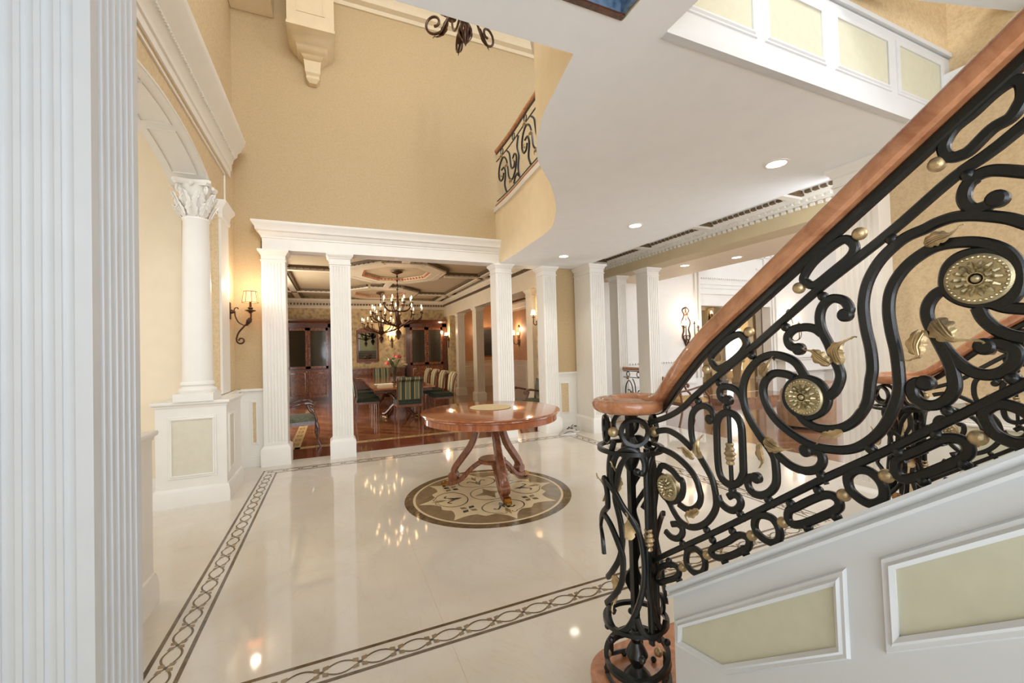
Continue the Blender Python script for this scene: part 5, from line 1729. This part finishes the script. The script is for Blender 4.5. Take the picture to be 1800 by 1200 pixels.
# ------------------------------------------------------------ chandeliers
def chandelier(label, loc, drop, tiers, scale, group=None, cat='chandelier', power=60, finial=True, top=True):
    # loc = ceiling point; body centre hangs 'drop' below
    t = thing('chandelier', label, cat, loc, group)
    b = MB()
    if top:
        b.lathe((0, 0, 0), [(.14, 0), (.13, -.02), (.05, -.05), (.02, -.07), (.001, -.07)], 20)
    b.build('canopy', 'bronze', t)
    b = MB()
    n = int(drop / .07)
    for i in range(n):
        z = -.06 - (drop - .3) * i / n
        b.ball((0, 0, z), .022, (1, .4, 1.3) if i % 2 else (.4, 1, 1.3), 6)
    b.tube([(0, 0, -.04), (0, 0, -drop)], .009, 6)
    b.build('chain', 'bronze', t)
    b = MB()
    S = scale
    b.lathe((0, 0, -drop), [(.012 * S, .62 * S), (.03 * S, .58 * S), (.02 * S, .5 * S), (.045 * S, .42 * S), (.02 * S, .3 * S), (.035 * S, .1 * S), (.07 * S, -.05 * S), (.1 * S, -.12 * S), (.06 * S, -.22 * S), (.02 * S, -.27 * S), (.028 * S, -.33 * S), (.02 * S, -.42 * S), (.002, -.52 * S)], 14)
    for k in range(6):
        a = k * PI / 3
        d = Vector((cos(a), sin(a), 0))
        b.leaf([d * .03 * S + Vector((0, 0, -drop - .28 * S)), d * .05 * S + Vector((0, 0, -drop - .38 * S)), d * .02 * S + Vector((0, 0, -drop - .5 * S))], .05 * S, N=-d)
    b.build('stem', 'bronze', t)
    for (cnt, R_, z0, z1, off) in tiers:
        for k in range(cnt):
            a = 2 * PI * k / cnt + off
            d = Vector((cos(a), sin(a), 0))
            up = Vector((0, 0, 1))
            c0 = Vector((0, 0, -drop))
            b = MB()
            pts = [c0 + up * (z0 - .0) * S, c0 + d * R_ * .35 * S + up * (z0 - .02) * S, c0 + d * R_ * .7 * S + up * (z0 - .0) * S, c0 + d * R_ * .96 * S + up * (z0 + .10) * S, c0 + d * R_ * S + up * z1 * S]
            if z0 < 0:
                pts[0] = c0 + d * .04 * S + up * (-.2) * S
                pts[1] = c0 + d * R_ * .3 * S + up * (-.14) * S
            b.tube(cr(pts, 4), [.016 * S] * 4 * 4 + [.014 * S], 6)
            e = c0 + d * R_ * S + up * z1 * S
            b.lathe(tuple(e), [(.015 * S, -.02 * S), (.05 * S, 0), (.05 * S, .008 * S), (.02 * S, .02 * S), (.001, .02 * S)], 10)
            b.build('arm', 'bronze', t)
            b = MB()
            b.lathe(tuple(e), [(.014 * S, .02 * S), (.014 * S, .10 * S), (.001, .10 * S)], 8)
            cnd = b.build('candle', 'candle', t)
            b = MB()
            b.lathe(tuple(e), [(.006 * S, .10 * S), (.017 * S, .125 * S), (.012 * S, .16 * S), (.001, .19 * S)], 8)
            b.build('bulb', 'bulb', cnd)
    point('chandelier_light', (0, 0, -drop + .35 * scale), power, WARM, .03, t)
    return t
TI = [(10, .62, -.08, .16, .1), (8, .36, .22, .40, .3)]
chandelier('bronze candle chandelier nearer the foyer, hanging from its own ceiling octagon', (1.45, 10.3, DC + .05), 1.15, TI, .95, 'dining room chandeliers', power=130)
chandelier('bronze candle chandelier farther back, lower left of the nearer one', (1.45, 14.15, DC + .05), 1.15, TI, .95, 'dining room chandeliers', power=130)

# foyer chandelier: only its scrolled underside shows below the landing edge
t = thing('chandelier', 'big bronze scroll chandelier whose tips show at the top of the foyer', 'chandelier', (1.36, 4.2, 7.31))
b = MB()
b.lathe((0, 0, 0), [(.2, 0), (.18, -.03), (.05, -.08), (.001, -.08)], 24)
b.build('canopy', 'bronze', t)
b = MB()
b.tube([(0, 0, -.05), (0, 0, -1.9)], .014, 8)
for i in range(18):
    b.ball((0, 0, -.12 - i * .06), .03, (1, .4, 1.2) if i % 2 else (.4, 1, 1.2), 6)
b.build('chain', 'bronze', t)
b = MB()
b.lathe((0, 0, -2.0), [(.02, .9), (.06, .8), (.03, .6), (.09, .3), (.04, .1), (.07, 0), (.10, -.12), (.06, -.19), (.04, -.23), (.035, -.26), (.045, -.31), (.04, -.38), (.02, -.45), (.002, -.50)], 20)
for k in range(8):
    a = k * PI / 4
    d = Vector((cos(a), sin(a), 0))
    b.leaf([d * .03 + Vector((0, 0, -2.25)), d * .055 + Vector((0, 0, -2.36)), d * .01 + Vector((0, 0, -2.47))], .045, N=-d)
b.build('stem', 'bronze', t)
for k in range(6):
    a = k * PI / 3 + .45
    d = Vector((cos(a), sin(a), 0))
    b = MB()
    c = (.345, -2.19)
    pts = [(.10, -2.0), (.17, -2.12), (.25, -2.26)] + [(c[0] + .125 * (1 - .055 * j) * cos(-2.2 + j * .5), c[1] + .125 * (1 - .055 * j) * sin(-2.2 + j * .5)) for j in range(15)]
    b.tube(cr([d * x + Vector((0, 0, z)) for x, z in pts], 3), .014, 6)
    b.leaf([d * .2 + Vector((0, 0, -2.18)), d * .27 + Vector((0, 0, -2.30)), d * .35 + Vector((0, 0, -2.335))], .06, N=Vector((-sin(a), cos(a), 0)))
    out = [(.25, -2.0), (.45, -1.98), (.62, -1.85), (.68, -1.68)]
    b.tube(cr([d * x + Vector((0, 0, z)) for x, z in [(.09, -1.95)] + out], 4), .014, 6)
    e = d * .68 + Vector((0, 0, -1.68))
    b.lathe(tuple(e), [(.02, -.02), (.06, 0), (.06, .01), (.02, .03)], 12)
    b.build('arm', 'bronze', t)
    b = MB()
    b.lathe(tuple(e), [(.018, .03), (.018, .14), (.001, .14)], 10)
    cn = b.build('candle', 'candle', t)
    b = MB()
    b.lathe(tuple(e), [(.008, .14), (.02, .17), (.014, .21), (.001, .245)], 8)
    b.build('bulb', 'bulb', cn)
point('chandelier_light', (0, 0, -1.4), 110, (1, .93, .84), .05, t)

# ------------------------------------------------------------ china cabinets
def cabinet(label, x0, x1):
    t = thing('china_cabinet', label, 'cabinet', ((x0 + x1) / 2, 15.75, 0), 'built-in china cabinets')
    w2 = (x1 - x0) / 2
    D = .42
    b = MB()
    b.box(-w2, -D, 0, w2, 0, 1.06)
    b.box(-w2, -D + .04, 1.06, -w2 + .16, 0, 2.60)
    b.box(w2 - .16, -D + .04, 1.06, w2, 0, 2.60)
    b.box(-w2, -D + .04, 2.45, w2, 0, 2.60)
    b.box(-w2, -.03, 1.06, w2, 0, 2.6)
    b.build('carcass', 'darkwood', t)
    b = MB()
    b.sweep([(-w2, 0), (-w2, -D + .04), (w2, -D + .04), (w2, 0)], [(-.02, 2.58), (.0, 2.58), (.01, 2.63), (.05, 2.67), (.06, 2.72), (-.02, 2.72)])
    b.box(-w2, -D + .04, 2.6, w2, 0, 2.71)
    b.build('cornice', 'darkwood', t)
    b = MB()
    b.box(-w2 + .16, -.035, 1.06, w2 - .16, -.03, 2.45)
    b.build('back_panel', 'cabin', t)
    for z in (1.45, 1.80, 2.13):
        b = MB()
        b.box(-w2 + .16, -.3, z, w2 - .16, -.03, z + .015)
        b.build('shelf', 'darkwood', t)
    for s in (-1, 1):
        xa, xb = (-w2 + .16, -.005) if s < 0 else (.005, w2 - .16)
        b = MB()
        for q in ((xa, 1.08, xa + .07, 2.44), (xb - .07, 1.08, xb, 2.44), (xa, 1.08, xb, 1.16), (xa, 2.35, xb, 2.44)):
            b.box(q[0], -D + .01, q[1], q[2], -D + .04, q[3])
        dr = b.build('glass_door', 'flame', t)
        b = MB()
        b.box(xa + .07, -D + .022, 1.16, xb - .07, -D + .028, 2.35)
        b.build('pane', 'glass', dr)
        b = MB()
        b.ball(((-.04 if s < 0 else .04), -D - .012, 1.50), .016)
        b.build('knob', 'nickel', dr)
        b = MB()
        b.box(xa, -D - .02, .12, xb, -D, 1.03)
        b.sweep([(xa + .09, .22), (xb - .09, .22), (xb - .09, .93), (xa + .09, .93)], [(-.012, 0), (-.006, .012), (.012, .010), (.018, 0)], closed=True, frame=((0, -D - .02, 0), (1, 0, 0), (0, 0, 1), (0, -1, 0)))
        dr = b.build('door', 'flame', t)
        b = MB()
        b.ball(((-.04 if s < 0 else .04), -D - .034, .99), .018)
        b.build('knob', 'nickel', dr)
    b = MB()
    b.box(-w2 - .02, -D - .03, 1.035, w2 + .02, -D + .05, 1.07)
    b.build('waist_moulding', 'darkwood', t)
    return t
cabinet('dark mahogany china cabinet left of the second foyer column', -1.55, .0)
cabinet('dark mahogany china cabinet at the right, next to the dining columns', 2.42, 3.93)

# buffet with drawers
t = thing('buffet', 'low dark mahogany buffet under the mirror, between the cabinets', 'sideboard', (1.4, 15.735, 0))
b = MB()
b.box(-.95, -.55, .12, .95, 0, .98)
for x in (-.9, .86):
    for y in (-.52, -.06):
        b.box(x, y, 0, x + .05, y + .05, .12)
b.build('body', 'darkwood', t)
b = MB()
b.box(-.98, -.58, .98, .98, 0, 1.02)
b.build('top', 'flame', t)
for i in range(3):
    for j in range(2):
        x0 = -.92 + i * .62
        z0 = .60 + j * .185
        b = MB()
        b.box(x0 + .01, -.57, z0, x0 + .60, -.55, z0 + .17)
        d = b.build('drawer', 'flame', t)
        b = MB()
        b.tube([(x0 + .22, -.575, z0 + .09), (x0 + .24, -.595, z0 + .08), (x0 + .37, -.595, z0 + .08), (x0 + .39, -.575, z0 + .09)], .007, 6)
        b.build('handle', 'nickel', d)

# mirror
t = thing('wall_mirror', 'carved mahogany mirror above the buffet reflecting the room', 'mirror', (1.13, 15.74, 1.25))
b = MB()
b.sweep([(-.30, .08), (.30, .08), (.30, 1.02), (-.30, 1.02)], [(0, 0), (0, .03), (.02, .04), (.05, .04), (.07, .025), (.075, 0)], closed=True, frame=((0, 0, 0), (1, 0, 0), (0, 0, 1), (0, -1, 0)))
b.build('frame', 'chairwood', t)
b = MB()
cr1 = [(-.36, 1.06), (-.38, 1.12), (-.30, 1.14), (-.22, 1.19), (-.10, 1.20), (0, 1.30), (.10, 1.20), (.22, 1.19), (.30, 1.14), (.38, 1.12), (.36, 1.06)]
b.loft([[(x, y, z) for x, z in cr1] for y in (-.03, 0)])
b.leaf([(0, -.035, 1.10), (0, -.04, 1.18), (0, -.035, 1.26)], .12, N=(0, 1, 0))
b.build('crest', 'chairwood', t)
b = MB()
cr2 = [(-.36, .02), (-.38, -.03), (-.26, -.05), (-.16, -.02), (-.06, -.08), (.06, -.08), (.16, -.02), (.26, -.05), (.38, -.03), (.36, .02)]
b.loft([[(x, y, z) for x, z in cr2] for y in (-.03, 0)])
b.build('apron', 'chairwood', t)
b = MB()
b.box(-.30, -.012, .08, .30, -.004, 1.02)
b.build('glass', 'mirror', t)

# dining table
TX0, TX1, TY0, TY1 = .80, 2.15, 9.55, 14.0
t = thing('dining_table', 'long mahogany dining table under the chandeliers', 'table', ((TX0 + TX1) / 2, (TY0 + TY1) / 2, 0))
b = MB()
b.box(TX0, TY0, .725, TX1, TY1, .76)
b.build('tabletop', 'tabletop', t, True)
b = MB()
b.box(TX0 + .06, TY0 + .06, .66, TX1 - .06, TY1 - .06, .725)
b.build('apron', 'darkwood', t, True)
for y in (10.5, 13.0):
    b = MB()
    b.lathe((1.475, y, 0), [(.07, .22), (.11, .27), (.06, .33), (.05, .42), (.10, .5), (.06, .58), (.12, .66)], 20)
    b.build('pedestal', 'darkwood', t, True)
    for k in range(4):
        a = PI / 4 + k * PI / 2
        b = MB()
        p = [(1.475 + r * cos(a), y + r * sin(a), z) for r, z in ((.04, .28), (.16, .27), (.30, .15), (.42, .05), (.5, .04))]
        b.tube(cr(p, 4), [.045] * 8 + [.035] * 9, 8)
        b.build('leg', 'darkwood', t, True)
        b = MB()
        b.ball((1.475 + .5 * cos(a), y + .5 * sin(a), .034), .034)
        b.build('toe_cap', 'brass', t, True)

# dining side chair: local, seat faces +y, back at y<0
def side_chair(label, loc, rz, back='stripe', roll=True, group='dining chairs'):
    t = thing('dining_chair', label, 'chair', loc, group, rz)
    for sx in (-1, 1):
        b = MB()
        b.tube(cr([(sx * .25, -.26, .0), (sx * .25, -.24, .25), (sx * .25, -.23, .48), (sx * .26, -.26, .8), (sx * .265, -.33, 1.0)], 4), .02, 4, up=(1, 0, 0))
        b.build('leg', 'chairwood', t)
        b = MB()
        b.tube([(sx * .26, .22, .46), (sx * .26, .23, .25), (sx * .26, .22, 0)], [.024, .018, .014], 8)
        b.build('leg', 'chairwood', t)
    b = MB()
    b.box(-.27, -.25, .40, .27, .25, .45)
    b.build('seat_frame', 'chairwood', t)
    b = MB()
    b.loft([[(x * s, y * s, z) for x, y in ((-.27, -.24), (.27, -.24), (.29, .26), (-.29, .26))] for s, z in ((.98, .45), (1.0, .47), (.99, .51), (.90, .535))])
    b.build('seat', 'greenfab', t)
    b = MB()
    prof = [(-.22, .56), (-.235, .75), (-.26, .92), (-.32, 1.02), (-.38, 1.03), (-.40, .98), (-.36, .955), (-.31, .93), (-.29, .75), (-.275, .56)]
    b.loft([[(x, y, z) for y, z in prof] for x in (-.245, -.12, 0, .12, .245)])
    b.build('backrest', back, t)
    return t
side_chair('striped dining chair at the near end of the table, its back to the foyer', (1.47, 9.15, 0), 0)
pc = side_chair('left row dining chair nearest the foyer, with a green seat', (.70, 10.15, 0), -PI / 2)
dup(pc, (.70, 11.15, 0), 'second dining chair along the left side of the table')
dup(pc, (.70, 12.15, 0), 'third dining chair along the left side of the table')
dup(pc, (1.47, 14.3, 0), 'striped dining chair at the far head of the table before the buffet', PI)
pr_ = side_chair('right row striped chair nearest the foyer, with rolled back', (2.42, 10.1, 0), PI / 2, 'stripe2')
dup(pr_, (2.42, 11.1, 0), 'second rolled-back striped chair on the right side of the table')
dup(pr_, (2.42, 12.1, 0), 'third rolled-back striped chair on the right side of the table')
dup(pr_, (2.42, 13.1, 0), 'farthest rolled-back striped chair on the right side of the table')

# open armchair: local, faces +x
def armchair(label, loc, rz, fab='greyfab', wd='chairwood2', group='scroll-arm chairs'):
    t = thing('armchair', label, 'armchair', loc, group, rz)
    for s in (-1, 1):
        b = MB()
        b.tube(cr([(.30, s * .27, .42), (.325, s * .275, .30), (.315, s * .27, .15), (.37, s * .28, 0)], 5), [.028] * 5 + [.022] * 5 + [.016] * 6, 8)
        b.build('leg', wd, t)
        b = MB()
        b.tube(cr([(-.28, s * .24, .42), (-.29, s * .24, .25), (-.36, s * .25, 0)], 5), .02, 8)
        b.build('leg', wd, t)
        b = MB()
        b.tube(cr([(-.33, s * .26, .66), (-.15, s * .29, .69), (.05, s * .30, .74), (.19, s * .30, .75), (.26, s * .30, .71), (.235, s * .30, .675)], 5), [.018] * 12 + [.026] * 14, 8)
        b.tube(cr([(.17, s * .30, .72), (.21, s * .295, .62), (.28, s * .285, .55), (.30, s * .28, .46), (.30, s * .27, .42)], 5), .021, 8)
        b.build('arm', wd, t)
        b = MB()
        b.tube(cr([(-.28, s * .24, .42), (-.31, s * .245, .62), (-.36, s * .25, .92)], 5), .02, 8)
        b.build('back_post', wd, t)
    b = MB()
    b.box(-.29, -.27, .38, .31, -.235, .445)
    b.box(-.29, .235, .38, .31, .27, .445)
    b.box(.275, -.27, .38, .315, .27, .445)
    b.box(-.30, -.25, .38, -.26, .25, .445)
    b.build('seat_rail', wd, t)
    b = MB()
    b.loft([[(x * s, y * s, z) for x, y in ((-.28, -.25), (.30, -.27), (.30, .27), (-.28, .25))] for s, z in ((.97, .43), (.99, .46), (.93, .50), (.7, .53), (.3, .54))])
    b.build('seat', fab, t)
    b = MB()
    b.loft([[(-.33 + dx * .0 - .09 * (z - .5), y * s, z) for y, z in ((-.22, .56), (.22, .56), (.23, .9), (0, .97), (-.23, .9))] for dx, s in ((0, 1),)] + [[(-.275 - .09 * (z - .5), y * .95, z) for y, z in ((-.22, .57), (.22, .57), (.23, .89), (0, .96), (-.23, .89))]])
    b.build('backrest', fab, t)
    return t
armchair('scroll-arm chair with sage velvet seat in the left bay of the dining opening', (-.60, 7.92, 0), math.radians(5))
armchair('scroll-arm chair half hidden behind the fourth foyer column, in the dining room', (3.62, 7.62, 0), math.radians(185), 'greyfab')
armchair('wooden scroll-arm chair with gold seat beside the gallery on the wood floor', (6.35, 6.15, 0), math.radians(-10), 'goldfab', 'chairwood')

# vase with flowers
t = thing('flower_vase', 'tall glass vase of coral and ivory blooms on the dining table', 'vase', (1.45, 11.2, .76))
b = MB()
b.lathe((0, 0, 0), [(.06, 0), (.07, .02), (.035, .06), (.05, .2), (.075, .40), (.082, .42), (.07, .40), (.045, .2), (.03, .08), (.001, .07)], 24)
b.build('vase', 'glass', t)
fl_ = [(-.16, .02, .50, .085, 'pink'), (.10, -.05, .66, .10, 'pink'), (-.10, .08, .60, .07, 'ivory'), (.0, .0, .56, .08, 'ivory'), (.24, .03, .52, .07, 'ivory'), (.02, .1, .70, .05, 'pink'), (-.04, -.08, .62, .05, 'leaf'), (.30, .0, .46, .05, 'ivory')]
for x, y, z, r, m in fl_:
    b = MB()
    for k in range(9):
        a = k * 2.4
        rr = r * .55 * (k / 9) ** .5
        b.ball((x + rr * cos(a), y + rr * sin(a), z + r * .3 * (1 - k / 9)), r * .5, (1, 1, .8), 7)
    b.build('bloom', m, t)
    b = MB()
    b.tube([(0, 0, .2), (x * .5, y * .5, .4), (x, y, z)], .006, 5)
    b.build('flower_stem', 'leaf', t)
for k in range(5):
    b = MB()
    a = k * 1.3
    b.leaf([(0.03 * cos(a), .03 * sin(a), .40), (.12 * cos(a), .12 * sin(a), .58), (.28 * cos(a), .2 * sin(a), .60 + .04 * k)], .05, N=(sin(a), -cos(a), .2))
    b.build('foliage', 'leaf', t)
b = MB()
b.box(-.17, -.11, 0, .17, .11, .022)
b.box(-.15, -.10, .022, .16, .10, .045)
o = b.build('book_stack', 'beige')
o.location = (1.08, 9.95, .76)
tag(o, 'pale book lying on the near left corner of the dining table', 'book')
b = MB()
b.lathe((0, 0, 0), [(.03, 0), (.13, .005), (.14, .012), (.03, .01), (.001, .01)], 28)
o = b.build('placemat', 'ivory')
o.location = (1.42, 9.8, .76)
tag(o, 'small pale round mat on the dining table, just in front of the vase', 'placemat')
b = MB()
b.box(-.22, -.15, 0, .22, .15, .006)
o = b.build('paper', 'white')
o.location = (1.15, 10.9, .76)
tag(o, 'white sheet lying on the left side of the dining table', 'paper')

# corridor picture
t = thing('framed_picture', 'narrow dark framed painting on the apricot corridor wall', 'picture', (6.22, 16.99, 1.3))
b = MB()
b.sweep([(-.26, 0), (.26, 0), (.26, 1.15), (-.26, 1.15)], [(0, 0), (0, .03), (.03, .04), (.05, .02), (.05, 0)], closed=True, frame=((0, 0, 0), (1, 0, 0), (0, 0, 1), (0, -1, 0)))
b.build('frame', 'chairwood', t)
b = MB()
b.box(-.26, -.015, 0, .26, -.005, 1.15)
b.build('canvas', 'picture', t)

# ------------------------------------------------------------ living room furniture
t = thing('club_chair', 'round-backed brown leather armchair on the living room wood floor', 'armchair', (7.95, 4.95, 0), rz=math.radians(25))
def arcring(r0, r1, z0, z1, a0, a1, n=20):
    out = []
    for i in range(n + 1):
        a = a0 + (a1 - a0) * i / n
        c, s = cos(a), sin(a)
        k = .03
        zz = z1 - .14 * abs(i / n - .5) * 2
        out.append([(r0 * c, r0 * s, z0), (r1 * c, r1 * s, z0), (r1 * c * 1.02, r1 * s * 1.02, (z0 + zz) / 2), (r1 * c * 1.04, r1 * s * 1.04, zz - k), (r1 * c, r1 * s, zz), (r0 * c, r0 * s, zz), (r0 * c, r0 * s, zz - k)])
    return out
b = MB()
b.loft(arcring(.34, .48, .05, .84, math.radians(150), math.radians(400)))
b.build('back_and_arms', 'leather', t)
b = MB()
b.lathe((0, 0, 0), [(.30, .06), (.40, .08), (.42, .30), (.40, .44), (.30, .48), (.001, .49)], 28)
b.build('seat', 'leather', t)
b = MB()
for s in (-1, 1):
    a = math.radians(150 if s < 0 else 400)
    b.lathe((.42 * cos(a), .42 * sin(a), 0), [(.001, .06), (.09, .06), (.09, .66), (.06, .71), (.001, .72)], 16)
b.build('arm_roll', 'leather', t)
for k in range(4):
    a = PI / 4 + k * PI / 2
    b = MB()
    b.lathe((.3 * cos(a), .3 * sin(a), 0), [(.018, 0), (.028, .07)], 8)
    b.build('leg', 'darkwood', t)
b = MB()
b.loft([[(x * s, y * s * .5 - .0, z) for x, y in ((-.20, -.2), (.20, -.2), (.20, .2), (-.20, .2))] for s, z in ((.6, 0), (1, .04), (1.0, .09), (.6, .13))])
o = b.build('cushion', 'pillow')
o.location = (7.9, 5.0, .515)
o.rotation_euler = (.1, .0, .6)
tag(o, 'tan cushion lying in the brown leather armchair', 'cushion')
t = thing('mantelpiece', 'long white mantel shelf on the living wall right of the mirror opening', 'mantel', (13.0, YL, 0))
b = MB()
b.box(-1.45, -.42, 1.10, 1.45, 0, 1.17)
b.box(-1.40, -.34, 1.03, 1.40, 0, 1.10)
b.build('shelf', 'white', t)
b = MB()
b.box(-1.3, -.28, .75, 1.3, 0, 1.03)
b.box(-1.35, -.30, .70, 1.35, 0, .76)
b.build('frieze', 'white', t)
for s in (-1, 1):
    b = MB()
    b.box(s * 1.1 - .18, -.26, 0, s * 1.1 + .18, 0, .75)
    b.build('leg', 'white', t)
t = thing('console_table', 'pale low table with a carved gold bust-like finial before the mirrored hall door', 'table', (12.5, 10.3, .165))
b = MB()
b.box(-.6, -.25, .72, .6, .25, .78)
b.build('tabletop', 'fascia', t)
for x in (-.5, .5):
    b = MB()
    b.sq(x, 0, [(.05, .18, 0), (.05, .18, .1), (.03, .12, .2), (.05, .18, .72)])
    b.build('leg', 'fascia', t)
b = MB()
b.lathe((0, 0, 0), [(.08, 0), (.04, .05), (.03, .15), (.10, .35), (.07, .5), (.04, .52), (.08, .6), (.08, .68), (.03, .74), (.001, .75)], 16)
o = b.build('urn', 'marbletop')
o.location = (12.3, 10.3, .945)
tag(o, 'pale carved urn on the low table before the bright mirrored hall door', 'urn')
